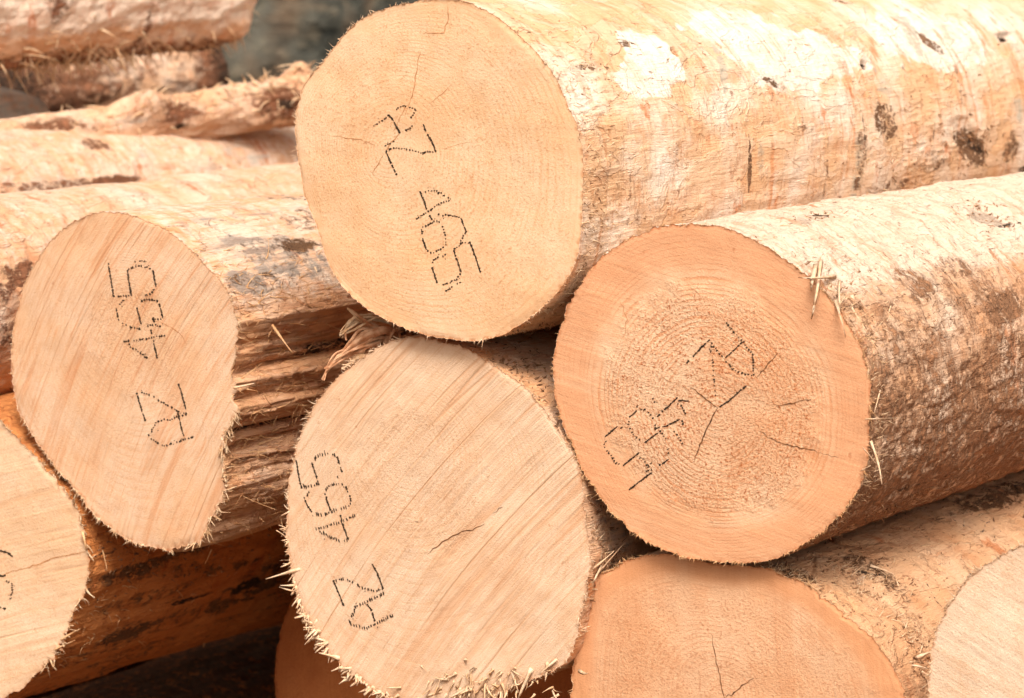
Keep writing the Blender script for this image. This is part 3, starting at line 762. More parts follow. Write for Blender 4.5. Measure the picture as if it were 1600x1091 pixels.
# ================= 5 lower left log
o_ll = [(-30,652),(0,663),(60,720),(100,768),(128,818),(136,868),(130,920),(115,962),(88,1012),(50,1056),(0,1090),(-60,1112),(-150,1112),(-230,1070),(-290,990),(-312,890),(-292,780),(-230,695),(-150,648),(-80,640)]
Lll = make_log('log', 'log cut off by the left edge, lower left, pale face with a shaded orange flank', 'log', o_ll, (-90, 880), s=0.0, na=520, nt=340,
    disp=lambda x, t, z, th, p: rug(x, t, z, 1.5) + np.abs(perlin(x*26, t*3, z*26)) * .006 + np.abs(perlin(x*120, t*12, z*120)) * .0025,
    masks=lambda x, t, z, th, P: dict(dark=P(385, 915, .016, .03) * .7 + P(180, 860, .003, .06) * .6 + P(300, 935, .004, .05) * .7, bark=P(200, 980, .02, .05) * .5 + P(250, 880, .01, .15) * .35 + P(390, 910, .04, .08) * .4 + sstep(.10, .45, np.abs(fbm(x*22, t*2.4, z*22 + 3, 3))) * .45, torn=0.25 + 0 * x, pale=sstep(.45, .9, th) * 1.2),
    smat=m_plain, group='sawn logs in the pile', rim=0.0015, rim_spots=((90, 1010, .05, .008, 110), (60, 720, .03, .003, 150)),
    fmat_args=dict(lines=0.3, base=(0.70, 0.46, 0.28), pale=(0.74, 0.54, 0.37), deep=(0.61, 0.31, 0.15), dirpx=((0, 130), (790, 740)), curve=0.3, ring_sp=0.006, ring=0.10,
                   streak=0.30, broad=0.35, broad_scale=30, grain=0.30, grain_r=1.0, fuzz=0.6, seed=14.9, streak_scale=190))
# ================= 6 lower right log
o_lr = [(960,884),(1000,868),(1045,866),(1110,880),(1170,885),(1215,893),(1265,917),(1320,957),(1370,1007),(1405,1062),(1425,1130),(1420,1200),(1380,1270),(1300,1330),(1200,1360),(1100,1355),(1000,1310),(935,1240),(900,1160),(891,1091),(893,1040),(898,980),(910,930),(930,903)]
def disp_lr(x, t, z, th, patch):
    return rug(x, t, z, 1.0) - sstep(.62, .8, np.abs(perlin(x*16, t*13, z*16 + 4)) * -4 + 1) * 0.003
def mask_lr(x, t, z, th, P):
    w1 = np.abs(fbm(x*13, t*10, z*13 + 4, 2)); w2 = fbm(x*5, t*5, z*5, 2)
    ck = (1 - sstep(0.0, 0.05, w1)) * sstep(-.1, .25, w2 + .1)
    return dict(dark=ck * .62 + P(1360, 895, .004, .03, .5) * .9 + P(1420, 930, .02, .02) * .4 + P(1225, 905, .02, .01) * .3, bark=P(1350, 880, .05, .03) * .55 + P(1240, 895, .03, .015) * .75 + P(1560, 770, .03, .12) * .55 + P(1430, 960, .03, .02) * .35 + P(1500, 800, .012, .2) * .4, grey=P(1345, 900, .02, .03) * .4 + P(1240, 890, .03, .02) * .5)
Llr = make_log('log', 'orange tan log at the bottom right of centre, partly under the ringed log', 'log', o_lr, (1128, 1092), s=0.02, na=520, nt=340,
    disp=disp_lr, masks=mask_lr, smat=m_lr, group='sawn logs in the pile', rim=0.0010,
    fmat_args=dict(base=(0.66, 0.36, 0.195), pale=(0.71, 0.44, 0.27), deep=(0.55, 0.235, 0.10), dirpx=((1090, 1110), (880, 1090)), curve=-0.2, ring_sp=0.0062, ring=0.45, edge=(0.64, 0.30, 0.14), edge_w=0.15,
                   streak=0.16, broad=0.35, broad_scale=22, grain=0.50, grain_r=0.8, fuzz=0.7, seed=17.2, streak_scale=230))
# ================= 7 far right log
o_fr = [(1600,850),(1560,868),(1520,896),(1487,935),(1466,975),(1456,1020),(1450,1091),(1455,1150),(1490,1230),(1560,1300),(1650,1340),(1760,1320),(1850,1260),(1900,1160),(1910,1050),(1870,950),(1800,880),(1700,845),(1650,842)]
Lfr = make_log('log', 'pale log cut off by the lower right corner, fuzzy whitish cut face', 'log', o_fr, (1690, 1090), s=-0.01, na=480, nt=300,
    disp=lambda x, t, z, th, p: rug(x, t, z, 1.0), masks=lambda x, t, z, th, P: dict(bark=0.2 + 0 * x), smat=m_lr, group='sawn logs in the pile', rim=0.0013,
    fmat_args=dict(base=(0.72, 0.50, 0.34), pale=(0.77, 0.62, 0.47), deep=(0.63, 0.36, 0.20), dirpx=((1470, 1600), (960, 1040)), ring_sp=0.006, ring=0.1,
                   streak=0.35, broad=0.35, broad_scale=34, grain=0.30, grain_r=1.1, fuzz=1.2, seed=21.0, streak_scale=220))
# ================= 8 recessed log at the bottom, 9 lowest left log, 10 log behind the left one
o_bd = [(440,985),(452,945),(480,905),(530,865),(600,840),(680,832),(760,850),(830,895),(885,965),(910,1060),(905,1160),(860,1250),(780,1310),(680,1330),(580,1315),(500,1260),(450,1180),(432,1100),(432,1035)]
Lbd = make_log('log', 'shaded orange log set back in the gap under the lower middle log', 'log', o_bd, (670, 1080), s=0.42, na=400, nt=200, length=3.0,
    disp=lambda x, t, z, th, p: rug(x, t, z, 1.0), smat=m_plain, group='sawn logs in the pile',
    fmat_args=dict(base=(0.36, 0.11, 0.028), pale=(0.42, 0.145, 0.045), deep=(0.27, 0.075, 0.018), dirpx=((600, 700), (1000, 900)), ring_sp=0.006, ring=0.3,  # face colours darkened and reddened to hold the shade of the gap
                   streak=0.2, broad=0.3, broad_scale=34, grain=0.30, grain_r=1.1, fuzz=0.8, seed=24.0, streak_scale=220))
def circ_outline(cx, cy, rx, ry, seed):
    r = random.Random(seed); ph = [r.uniform(0, 6.28) for _ in range(3)]
    return [(cx + rx * math.cos(a) * (1 + .03 * math.sin(2*a + ph[0]) + .02 * math.sin(3*a + ph[1])), cy + ry * math.sin(a) * (1 + .03 * math.sin(2*a + ph[0]) + .02 * math.sin(3*a + ph[1]))) for a in [i / 26 * 2 * math.pi for i in range(26)]]
plain_face = dict(base=(0.67, 0.40, 0.20), pale=(0.72, 0.47, 0.27), deep=(0.56, 0.27, 0.11), dirpx=((600, 700), (1000, 900)), ring_sp=0.006, ring=0.3, streak=0.2, broad=0.3, broad_scale=34, grain=0.30, grain_r=1.1, fuzz=0.8, streak_scale=220)
Lbl = make_log('log', 'dark log lowest at the left, seen in shadow under the lower left log', 'log', circ_outline(-190, 1420, 215, 245, 3), (-190, 1420), s=0.05, na=400, nt=260,
    disp=lambda x, t, z, th, p: rug(x, t, z, 1.6) + np.abs(perlin(x*30, t*5, z*30)) * .005, masks=lambda x, t, z, th, P: dict(bark=0.85 + 0 * x, torn=.5 + 0 * x), smat=m_plain, group='sawn logs in the pile',  # even bark mask darkens this log to stand for deep shade
    fmat_args=dict(plain_face, seed=27.0))
Lb1 = make_log('log', 'pale pinkish log just behind the streaked left log, its face outside the frame', 'log', circ_outline(-205, 505, 150, 176, 5), (-205, 505), s=0.0, na=400, nt=260,
    disp=lambda x, t, z, th, p: rug(x, t, z, 1.3), masks=lambda x, t, z, th, P: dict(pale=.3 + 0 * x, bark=.15 + P(40, 425, .02, .03) * .8 + P(20, 520, .02, .05) * .4 + P(10, 440, .03, .03) * .4), smat=m_far, group='sawn logs in the pile',
    fmat_args=dict(plain_face, seed=30.0))
Lb2 = make_log('log', 'whitish log with banded flank, second behind the left log', 'log', circ_outline(-560, 425, 150, 176, 8), (-560, 425), s=0.0, na=400, nt=260, dense=2.2,
    disp=lambda x, t, z, th, p: rug(x, t, z, 1.6), masks=lambda x, t, z, th, P: dict(pale=.35 + 0 * x, bark=.10 + P(175, 288, .012, .06) * 1.1 + P(60, 292, .012, .25) * .5 + P(330, 285, .005, .2) * .9 + P(150, 225, .02, .03) * .6 + P(40, 330, .012, .1) * .5 + P(270, 310, .006, .05) * .4, grey=P(380, 240, .03, .08) * .5 + P(230, 245, .015, .03) * .5), smat=m_far, group='sawn logs in the pile',
    fmat_args=dict(plain_face, seed=33.0))

Lbk = make_log('log', 'added log, painted dark to fill the gap in the lower left corner', 'log', circ_outline(-620, 1190, 210, 240, 4), (-620, 1190), s=0.0, na=300, nt=160,
    disp=lambda x, t, z, th, p: rug(x, t, z, 1.6), masks=lambda x, t, z, th, P: dict(bark=0.8 + 0 * x), smat=m_plain, group='sawn logs in the pile', fmat_args=dict(plain_face, seed=37.0))  # unseen log added to keep the gap dark; bark mask darkens it further
# ================= far logs of the next pile: free centre lines
def far_log(name, label, pa, da, pb, db, r, capped=True, disp=None, masks=None, mat=None, seed=0.0, na=260, nt=260, rend=0.3, fuzz=None):
    """a log between two photographed spots at their distances (metres), radius r; ragged rounded far end"""
    A = at_depth(*pa, da); B = at_depth(*pb, db)
    ax = B - A; Ln = np.linalg.norm(ax); ax /= Ln
    root = empty(name, A, 0)
    tag(root, label, 'log', 'logs of the pile behind')
    q = Vector(ax).to_track_quat('Y', 'Z'); root.rotation_mode = 'QUATERNION'; root.rotation_quaternion = q
    th = np.linspace(-math.pi, math.pi, na, endpoint=False)
    t = np.linspace(0, Ln, nt)
    T, TH = np.meshgrid(t, th, indexing='ij')
    endk = np.sqrt(np.clip(1 - np.clip((T - (Ln - r * rend)) / (r * rend), 0, 1) ** 2, 0, 1)) if capped else 1
    R = r * (1 + 0.05 * np.sin(2 * TH + seed) + 0.0 * T)
    BX, BZ = R * np.cos(TH), R * np.sin(TH)
    D = fbm(BX*16 + seed, T*6, BZ*16, 3) * .007 + fbm(BX*50 + seed, T*30, BZ*50, 3) * .003
    if disp is not None: D = D + disp(BX, T, BZ, TH, Ln)
    R = (R + D) * (0.25 + 0.75 * endk)
    X, Z = R * np.cos(TH), R * np.sin(TH)
    V = np.stack([X, T, Z], -1).reshape(-1, 3)
    a0 = (np.arange(nt-1)[:, None] * na + np.arange(na)[None]); a1 = (np.arange(nt-1)[:, None] * na + (np.arange(na)[None] + 1) % na)
    F = np.concatenate([np.stack([a0, a0+na, a1+na], -1).reshape(-1, 3), np.stack([a0, a1+na, a1], -1).reshape(-1, 3)])
    V = np.vstack([V, [[0, Ln, 0], [0, 0, 0]]])
    e0 = (nt-1)*na + np.arange(na); e1 = (nt-1)*na + (np.arange(na)+1) % na
    c0 = np.arange(na); c1 = (np.arange(na)+1) % na
    F = np.vstack([F, np.stack([e1, e0, np.full(na, len(V)-2)], -1), np.stack([c0, c1, np.full(na, len(V)-1)], -1)])
    at = {k_: np.zeros(T.shape) for k_ in ('bark', 'grey', 'pale', 'torn', 'dark')}
    if masks: at.update(masks(BX, T, BZ, TH, Ln))
    at = {k_: np.concatenate([np.broadcast_to(v, T.shape).ravel(), [0, 0]]) for k_, v in at.items()}
    side = mesh_obj('trunk_side', V, F, mat or m_far, root, True, at)
    if fuzz:
        rnd = random.Random(int(seed * 100)); bag = Bag()
        for (u0, su, t0, st, cnt, l, w) in fuzz:
            for _ in range(cnt):
                u = abs(rnd.gauss(u0, su)); a = rnd.gauss(t0, st); tt = Ln - u
                i_ = int(np.clip(tt / Ln * (nt - 1), 0, nt - 1)); j_ = int((a + math.pi) / (2 * math.pi) * na) % na
                p = np.array([X[i_, j_], t[i_], Z[i_, j_]]); nv = np.array([math.cos(a), 0, math.sin(a)])
                dr = nv * rnd.uniform(.1, .8) + np.array([0, rnd.gauss(0, .8), 0]) + np.array([-nv[2], 0, nv[0]]) * rnd.gauss(0, .5); dr /= np.linalg.norm(dr)
                ll = l * rnd.uniform(.4, 1.5)
                bag.add(*sliver(p - nv * .001, p + dr * ll, w * rnd.uniform(.4, 1.5), bend=np.array([rnd.gauss(0,.2), 0, -.35]) * ll, segs=4, nrm=nv))
        tag(bag.build('loose_fibres', f_mix, root), kind='stuff')
    return root, side, q, A, ax
def g2(x, y, cx, cy, sx, sy): return np.exp(-((x-cx)/sx)**2 - ((y-cy)/sy)**2)
# knotty pink log with a broken end
def d_kn(x, t, z, th, L): 
    u = L - t
    return g2(u, th, .05, .2, .05, .6) * .012 + g2(u, th, .36, .9, .05, .5) * .035 + g2(u, th, .03, 1.2, .025, .5) * .02 + np.abs(perlin(x*60, t*7, z*60)) * .012 * np.exp(-u/.25)
def k_kn(x, t, z, th, L):
    u = L - t
    return dict(bark=.28 + g2(u, th, .10, .1, .04, .5) + g2(u, th, .30, .3, .03, .35) + g2(u, th, .55, .5, .05, .4) * .8 + g2(u, th, .95, .1, .15, .3) * .6 + g2(u, th, 1.3, .6, .1, .3) * .5,
                dark=g2(u, th, .09, .0, .02, .25) * .9 + g2(u, th, .30, -.3, .025, .2) * .8, torn=np.exp(-u/.3) * .8, grey=g2(u, th, .4, .2, .05, .3) * .7)
far_log('knotty_log', 'slender pinkish log with a knotty broken end at the back left', (-420, 292), 5.0, (484, 152), 5.7, .040, disp=d_kn, masks=k_kn, seed=1.0, fuzz=[(.06,.07,.9,.6,70,.028,.005),(.35,.10,1.1,.5,40,.03,.005),(.2,.2,.6,.6,60,.018,.003)])
# thick log on top, its far end showing
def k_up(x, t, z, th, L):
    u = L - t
    return dict(bark=band(th, -2.2, -.75, .35) * .75 + g2(u, th, .56, .1, .04, .6) * .8 + g2(u, th, .33, -.45, .012, .35) * .7 + g2(u, th, .08, .1, .05, .3) * .6 + g2(u, th, 1.05, .1, .15, .6) * .6, dark=band(th, -2.2, -1.1, .2) * .5, pale=band(th, -.5, 2.5) * .6)  # underside has bark, with its dark shading painted on by the masks
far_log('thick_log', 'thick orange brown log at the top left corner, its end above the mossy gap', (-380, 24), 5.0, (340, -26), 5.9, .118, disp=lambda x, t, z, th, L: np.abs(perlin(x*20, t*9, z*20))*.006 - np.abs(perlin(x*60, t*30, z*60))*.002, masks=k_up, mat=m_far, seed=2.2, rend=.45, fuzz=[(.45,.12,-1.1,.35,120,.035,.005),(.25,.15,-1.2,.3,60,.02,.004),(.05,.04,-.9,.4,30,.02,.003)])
far_log('log', 'dim log under the thick one, dark gaps painted onto its ends', (-300, 190), 5.9, (335, 108), 6.5, .068, disp=None, masks=lambda x, t, z, th, L: dict(bark=.30 + g2(L-t, th, .02, 0, .06, 3) * 1.4 + g2(L-t, th, .62, 0, .26, 3) * 1.6, grey=.35, dark=g2(L-t, th, .62, 0, .24, 3) * .9 + g2(L-t, th, .02, 0, .05, 3) * .7), mat=m_far, seed=3.1)  # bark, grey and dark masks paint in the thick log's shade and the gaps
far_log('log', 'greyish log tip poking in at the left edge above the pink log', (-300, 190), 5.5, (72, 180), 5.75, .045, masks=lambda x, t, z, th, L: dict(grey=.55, pale=.5), mat=m_far, seed=4.4, rend=2.0)

# ================================================================== GROUND AND BANK
n = NT('warm litter ground')
gn = n.noise(n.co, 9, 6, 0.65); gb = n.noise(n.co, 2.2, 3); 
gc = n.mix(n.mr(gn, .35, .65), (0.07, 0.038, 0.017), (0.24, 0.125, 0.055))  # unseen ground, browns warmed and brightened to bounce light onto the flanks
gc = n.mix(n.mr(gb, .5, .7), gc, (0.16, 0.085, 0.035))
m_ground = n.done(gc, n.bump(gn, .04, 1), .95)
g = 64
gx, gy = np.meshgrid(np.linspace(-60, 60, g), np.linspace(-3, 90, g), indexing='ij')
gz = fbm(gx*.3, gy*.3, 0.5, 3) * .03
GV = np.stack([gx, gy, gz], -1).reshape(-1, 3)
a = (np.arange(g-1)[:, None]*g + np.arange(g-1)[None]).ravel()
tag(mesh_obj('ground', GV, np.stack([a, a+g, a+g+1, a+1], -1), m_ground), kind='structure')
# mossy bank rising behind the pile
n = NT('mossy rocky bank')
b1 = n.noise(n.vmul(n.co, (1, 1, 1.6)), 6, 5, .65); b2 = n.noise(n.co, 17, 4, .6); b3 = n.noise(n.vadd(n.co, (3, 3, 3)), 3, 3)
bc = n.mix(n.mr(b1, .38, .62), (0.016, 0.018, 0.015), (0.085, 0.082, 0.065))
bc = n.mix(n.math('MULTIPLY', n.mr(b2, .5, .7), .6), bc, (0.17, 0.14, 0.095))
bc = n.mix(n.math('MULTIPLY', n.mr(b3, .52, .66), .5), bc, (0.15, 0.085, 0.045))
m_bank = n.done(bc, n.bump(b1, .06, 1), .95)
bu, bv = np.meshgrid(np.linspace(-12, 16, 220), np.linspace(0, 1, 120), indexing='ij')
bz = bv * 5.0; by = 8.6 + bv * 3.6 + fbm(bu*.7, bv*3, .2, 5, .6) * .5
BV = np.stack([bu, by, bz - .05], -1).reshape(-1, 3)
a = (np.arange(219)[:, None]*120 + np.arange(119)[None]).ravel()
tag(mesh_obj('bank', BV, np.stack([a, a+120, a+121, a+1], -1), m_bank), kind='structure')

# ================================================================== STAMPED MARKS
k = 150/1169
strokes(Lt, 'stamped_letter', 570, 150, k, [[(300,230),(335,270),(380,350),(432,450)]], [[(110,375),(170,325),(240,290),(300,230)],[(380,170),(430,130),(520,125),(630,160),(605,220),(560,275)],[(580,355),(545,395),(500,420)],[(370,550),(300,580),(245,610)]], tl=2.6, tw=1.9, seed=1)
strokes(Lt, 'stamped_letter', 570, 150, k, [[(715,345),(750,430),(810,550),(865,680)],[(260,680),(330,840),(388,965)]], [[(870,680),(780,680),(700,700),(610,660),(530,655),(400,630),(310,640),(260,680)],[(790,650),(700,715)]], tl=2.8, tw=1.7, seed=2)
k = 150/861
strokes(Lt, 'stamped_digit', 630, 280, k, [[(150,110),(180,190),(208,270)],[(230,325),(255,365)]], [[(185,110),(290,100),(380,145),(430,190)],[(420,185),(330,215),(250,270),(110,360)],[(300,120),(330,130)]], tl=2.8, tw=1.8, seed=3)
strokes(Lt, 'stamped_digit', 630, 280, k, [[(170,530),(205,630)],[(525,365),(570,475)]], [[(250,390),(165,440),(165,500)],[(205,640),(260,660),(370,610)],[(375,600),(380,530),(360,440),(330,390),(290,370),(250,395)],[(310,310),(350,330),(410,325),(470,330),(525,365)],[(565,480),(525,540),(515,590),(450,635)]], tl=3.0, tw=1.8, seed=4)
strokes(Lt, 'stamped_digit', 630, 280, k, [[(455,640),(520,830)],[(305,930),(260,790)],[(600,560),(650,690),(697,835)]], [[(520,840),(490,890),(430,920),(365,950),(320,940)],[(265,760),(280,710),(390,675)],[(520,570),(600,575)],[(380,1010),(450,960),(520,920)]], tl=3.0, tw=1.9, seed=5)
k = 140/849
strokes(Ll, 'stamped_digit', 150, 390, k, [[(125,130),(150,270),(175,450)],[(305,195),(320,300),(342,440)],[(545,195),(575,350)]], [[(200,440),(330,435)],[(310,190),(370,160),(430,150),(530,180)],[(370,120),(430,100),(480,120)],[(560,370),(530,420),(460,440)]], tl=3.2, tw=1.9, seed=6)
strokes(Ll, 'stamped_digit', 150, 390, k, [[(195,555),(220,670)],[(390,550),(428,705)],[(600,515),(635,650)],[(545,640),(552,690)]], [[(270,470),(225,530)],[(250,690),(290,720),(350,745),(430,750)],[(425,485),(500,470),(590,490)],[(630,660),(530,660)],[(480,730),(550,715),(620,730)]], tl=3.4, tw=1.8, seed=7)
strokes(Ll, 'stamped_digit', 150, 390, k, [[(520,760),(530,800)],[(545,860),(577,1030)]], [[(250,870),(320,865),(430,855),(540,830),(660,815)],[(300,890),(335,930),(390,960),(430,990),(490,1035)]], tl=3.4, tw=1.8, seed=8)
k = 140/1175
strokes(Ll, 'stamped_letter', 190, 580, k, [[(195,285),(240,440),(312,650)],[(740,165),(790,300),(842,500)]], [[(250,285),(340,300),(400,330),(500,400),(590,445),(680,490),(760,540),(860,570)]], tl=3.2, tw=1.7, seed=9)
strokes(Ll, 'stamped_letter', 190, 580, k, [[(725,510),(750,610),(800,795)]], [[(860,575),(740,590),(650,640),(540,640),(460,670),(410,750),(400,810)],[(360,830),(385,880),(470,930),(550,980),(640,955),(740,930),(820,890),(890,880),(935,860)],[(800,800),(830,850)],[(925,860),(945,865)]], tl=3.2, tw=1.8, seed=10)
k = 150/963
strokes(Lm, 'stamped_digit', 450, 690, k, [[(80,190),(100,320),(137,470)],[(240,210),(270,300),(308,435)],[(500,150),(545,305)]], [[(150,455),(220,450),(300,425)],[(265,180),(290,150),(360,125),(420,110),(490,145)],[(520,320),(495,370)]], tl=5.6, tw=1.3, sp=3.0, seed=11)
strokes(Lm, 'stamped_digit', 450, 690, k, [[(160,560),(190,640),(238,705)],[(370,520),(390,600),(425,690)],[(580,450),(635,600)]], [[(205,500),(185,545)],[(275,725),(340,745),(400,720),(470,690),(600,655)],[(380,490),(400,450),(480,425),(555,435)],[(600,650),(635,610)]], tl=5.6, tw=1.3, sp=3.0, seed=12)
strokes(Lm, 'stamped_digit', 450, 690, k, [[(525,740),(545,820),(607,990)]], [[(265,885),(350,865),(430,830),(520,810),(600,775),(685,740)],[(310,900),(390,940),(450,970),(520,995),(605,985)]], tl=5.6, tw=1.3, sp=3.0, seed=13)
k = 140/1175
strokes(Lm, 'stamped_letter', 500, 870, k, [[(170,315),(240,480),(312,660)],[(680,95),(740,200),(822,425)]], [[(200,310),(280,290),(340,305),(430,350),(500,385),(570,415),(650,440),(720,450),(820,425)]], tl=4.8, tw=1.3, sp=3.0, seed=14)
strokes(Lm, 'stamped_letter', 500, 870, k, [[(370,830),(405,900)],[(605,625),(670,710),(712,850)]], [[(840,475),(760,520),(690,550),(600,595),(530,620),(470,650),(430,740),(400,800)],[(405,890),(490,910),(560,945),(650,920),(740,885),(820,835),(900,790),(970,765)]], tl=5.4, tw=1.3, sp=2.9, seed=15)
k = 140/955; tk = (-0.65, 0.5)
strokes(Lr, 'stamped_letter', 1060, 490, k, [[(690,300),(600,390),(500,480)]], [[(510,85),(580,180),(630,245),(690,290),(745,370),(800,420),(800,480),(810,535),(800,600),(800,660)],[(800,660),(700,640),(600,600),(540,530),(500,500)]], tick=tk, tl=3.4, tw=2.2, sp=3.8, seed=16)
strokes(Lr, 'stamped_letter', 1060, 490, k, [[(340,280),(250,360),(165,455)],[(120,495),(100,525)],[(725,768),(640,840),(540,930),(430,1005)]], [[(345,290),(370,340),(410,385),(455,440),(500,480)],[(375,340),(330,380),(370,410)],[(370,480),(375,540),(380,630),(390,680),(380,750),(400,800),(400,890)]], tick=tk, tl=3.0, tw=2.0, sp=4.4, lw=2.2, seed=17)
k = 160/1027
strokes(Lr, 'stamped_digit', 930, 610, k, [[(100,465),(225,362)],[(280,755),(440,625)],[(565,825),(340,995)]], [[(250,370),(300,400)],[(110,500),(85,560),(130,620),(185,690),(195,730),(250,740)],[(440,670),(490,700),(520,760),(580,800)],[(580,720),(520,760)],[(500,820),(545,790)]], tick=tk, tl=3.8, tw=1.6, sp=4.2, seed=18)
strokes(Lr, 'stamped_digit', 930, 610, k, [[(345,270),(420,205)],[(500,525),(570,470),(635,425)],[(740,690),(645,755)]], [[(410,155),(450,180),(520,205),(570,260),(610,330),(600,390)],[(340,300),(345,360),(370,400),(400,460),(465,505)],[(650,395),(700,470),(740,520)],[(735,585),(740,640)]], tick=tk, tl=3.4, tw=1.9, sp=4.2, seed=19)
strokes(Lr, 'stamped_digit', 930, 610, k, [[(700,195),(760,140),(830,70)],[(840,100),(940,105)],[(600,390),(650,365),(710,360),(850,290)]], [[(570,65),(600,95),(610,130)],[(830,120),(870,160),(920,240)],[(620,270),(660,230),(700,195)],[(790,400),(830,450),(870,515),(890,550)],[(880,290),(885,350)]], tick=tk, tl=3.2, tw=2.0, sp=4.4, seed=20)
k = 60/409
strokes(Lll, 'stamped_digit', 0, 820, k, [[(-60,250),(-20,270),(85,300),(130,340)]], [], tick=(1, .3), tl=2.6, tw=2.2, lw=2.2, seed=21)
strokes(Lll, 'stamped_digit', 0, 820, k, [[(-60,545),(55,545)],[(-40,875),(60,895)]], [[(60,590),(130,635),(120,735),(95,800)]], tick=(1, .3), tl=2.6, tw=2.2, lw=2.2, seed=22)

# ================================================================== CHECKS AND RESIN LINES
crack(Lt, [(657,78),(652,110),(645,150),(634,180)], 1.3, resinm, seed=1); 
crack(Lt, [(615,205),(640,160)], 1.2, resinm, seed=2); crack(Lt, [(603,237),(612,222),(625,208)], 1.6, resinm, seed=3)
crack(Lt, [(600,240),(590,258),(582,272)], 1.2, resinm, seed=4); crack(Lt, [(518,213),(540,216),(565,218),(588,228)], 1.0, resinm, seed=5)
crack(Lt, [(660,53),(680,52),(694,50),(700,30),(698,8)], 1.5, resinm, seed=6)
crack(Lt, [(672,163),(690,147),(706,132)], .9, resinm, seed=7); crack(Lt, [(690,232),(712,227),(730,222)], .8, resinm, seed=8)
crack(Ll, [(240,500),(262,508),(280,520),(292,538)], 1.3, resinm, seed=12)
crack(Lm, [(668,866),(690,848),(715,833),(738,828),(757,819)], 2.0, crackm, seed=13); crack(Lm, [(770,802),(785,793)], 1.4, crackm, seed=14); crack(Lm, [(648,815),(656,816)], 1.0, crackm, seed=15)
crack(Lr, [(1122,637),(1112,655),(1100,680),(1090,705),(1086,720)], 2.4, crackm, seed=16); crack(Lr, [(1122,637),(1108,628),(1092,614),(1080,606)], 1.9, crackm, seed=17)
crack(Lr, [(1213,634),(1240,630),(1268,624)], 1.8, crackm, seed=18); crack(Lr, [(1188,674),(1215,690),(1250,700),(1282,708)], 1.7, crackm, seed=19)
crack(Lr, [(1183,590),(1200,570),(1215,552)], 1.9, crackm, seed=20); crack(Lr, [(1282,708),(1310,716)], .9, crackm, seed=21)
crack(Lr, [(968,470),(980,500),(975,530)], .9, resinm, seed=22)
crack(Llr, [(1112,990),(1120,1030),(1128,1070),(1134,1100)], 1.7, crackm, seed=23); crack(Llr, [(1134,1090),(1155,1075),(1178,1060)], 2.0, crackm, seed=24)
crack(Lll, [(-20,975),(40,955),(90,945),(132,930)][::1], .1, resinm, seed=25); crack(Lll, [(-10,902),(40,888),(85,872),(134,862)], 1.8, resinm, seed=26)

# ================================================================== TORN FIBRES
fringe(Lt, f_pale, 260, .0028, .0010, ((470,140,.10,60,.005,.0012,0), (560,40,.10,40,.005,.0014,0), (800,520,.08,60,.004,.0014,0), (700,6,.02,8,.012,.002,0), (540,455,.1,40,.004,.001,0)), seed=1)
fringe(Ll, f_mix, 420, .0032, .0012, ((90,740,.08,120,.005,.0013,.2), (340,790,.10,120,.007,.002,0), (358,680,.08,80,.008,.0022,0), (190,840,.10,110,.005,.0015,0), (370,500,.06,30,.005,.0016,0)), seed=2)
fringe(Lm, f_pale, 420, .0034, .0012, ((452,860,.08,60,.005,.0022,.2), (480,975,.06,60,.007,.0040,.2), (540,1050,.08,80,.008,.0048,.3), (620,1095,.10,90,.008,.0048,.2), (465,690,.1,60,.006,.0014,0), (600,545,.06,60,.006,.002,0), (912,900,.07,50,.005,.0016,0)), seed=3)
fringe(Lr, f_orange, 520, .0028, .0011, ((940,790,.1,120,.004,.0012,0), (1050,860,.12,120,.004,.0013,0), (1340,530,.14,90,.006,.0012,0), (1330,760,.1,70,.005,.0012,0)), seed=4)
fringe(Lll, f_mix, 200, .0035, .0013, ((120,800,.06,70,.008,.002,0), (90,1010,.07,50,.009,.0026,0), (50,705,.06,50,.006,.0015,0)), seed=5)
fringe(Llr, f_orange, 260, .0028, .0011, ((985,872,.05,60,.005,.0014,0), (1230,900,.05,50,.006,.0014,0)), seed=6)
fringe(Lfr, f_pale, 420, .0035, .0012, ((1480,950,.1,150,.006,.0013,0), (1570,862,.1,90,.006,.0012,0)), seed=7)
surface_fuzz(Lt, f_mix, ((930,330,.09,.03,220,.012,.0014,.25), (960,250,.10,.06,120,.010,.0013,.2), (1100,250,.10,.25,140,.008,.001,.2), (1400,230,.08,.12,130,.012,.0018,.3), (920,80,.04,.10,90,.012,.0016,.25), (870,480,.03,.02,60,.008,.0016,.3)), seed=1)
surface_fuzz(Lr, f_mix, ((1320,470,.05,.02,120,.012,.0014,.35), (1370,640,.07,.015,110,.008,.0011,.5), (1340,780,.06,.02,90,.008,.0011,.4), (1480,440,.12,.2,120,.008,.0012,.15), (1250,350,.03,.15,80,.010,.0014,.2)), seed=2)
surface_fuzz(Ll, f_orange, ((420,560,.10,.10,260,.022,.0016,.22), (400,760,.07,.08,220,.020,.0015,.25), (470,620,.06,.04,120,.018,.0016,.4), (400,430,.03,.05,70,.012,.0016,.3)), seed=3)
surface_fuzz(Lm, f_mix, ((935,880,.05,.02,80,.016,.0018,.5), (840,590,.04,.04,80,.010,.0014,.3), (760,545,.03,.02,60,.008,.001,.4)), seed=4)
surface_fuzz(Lll, f_orange, ((250,900,.08,.15,60,.012,.0018,.15), (150,980,.04,.03,30,.014,.0022,.25)), seed=5)
surface_fuzz(Llr, f_mix, ((1350,900,.03,.03,160,.012,.0016,.5), (1235,895,.02,.015,150,.009,.0013,.7), (1440,1010,.04,.02,120,.012,.0016,.6), (1500,820,.06,.15,100,.010,.0014,.4)), seed=6)
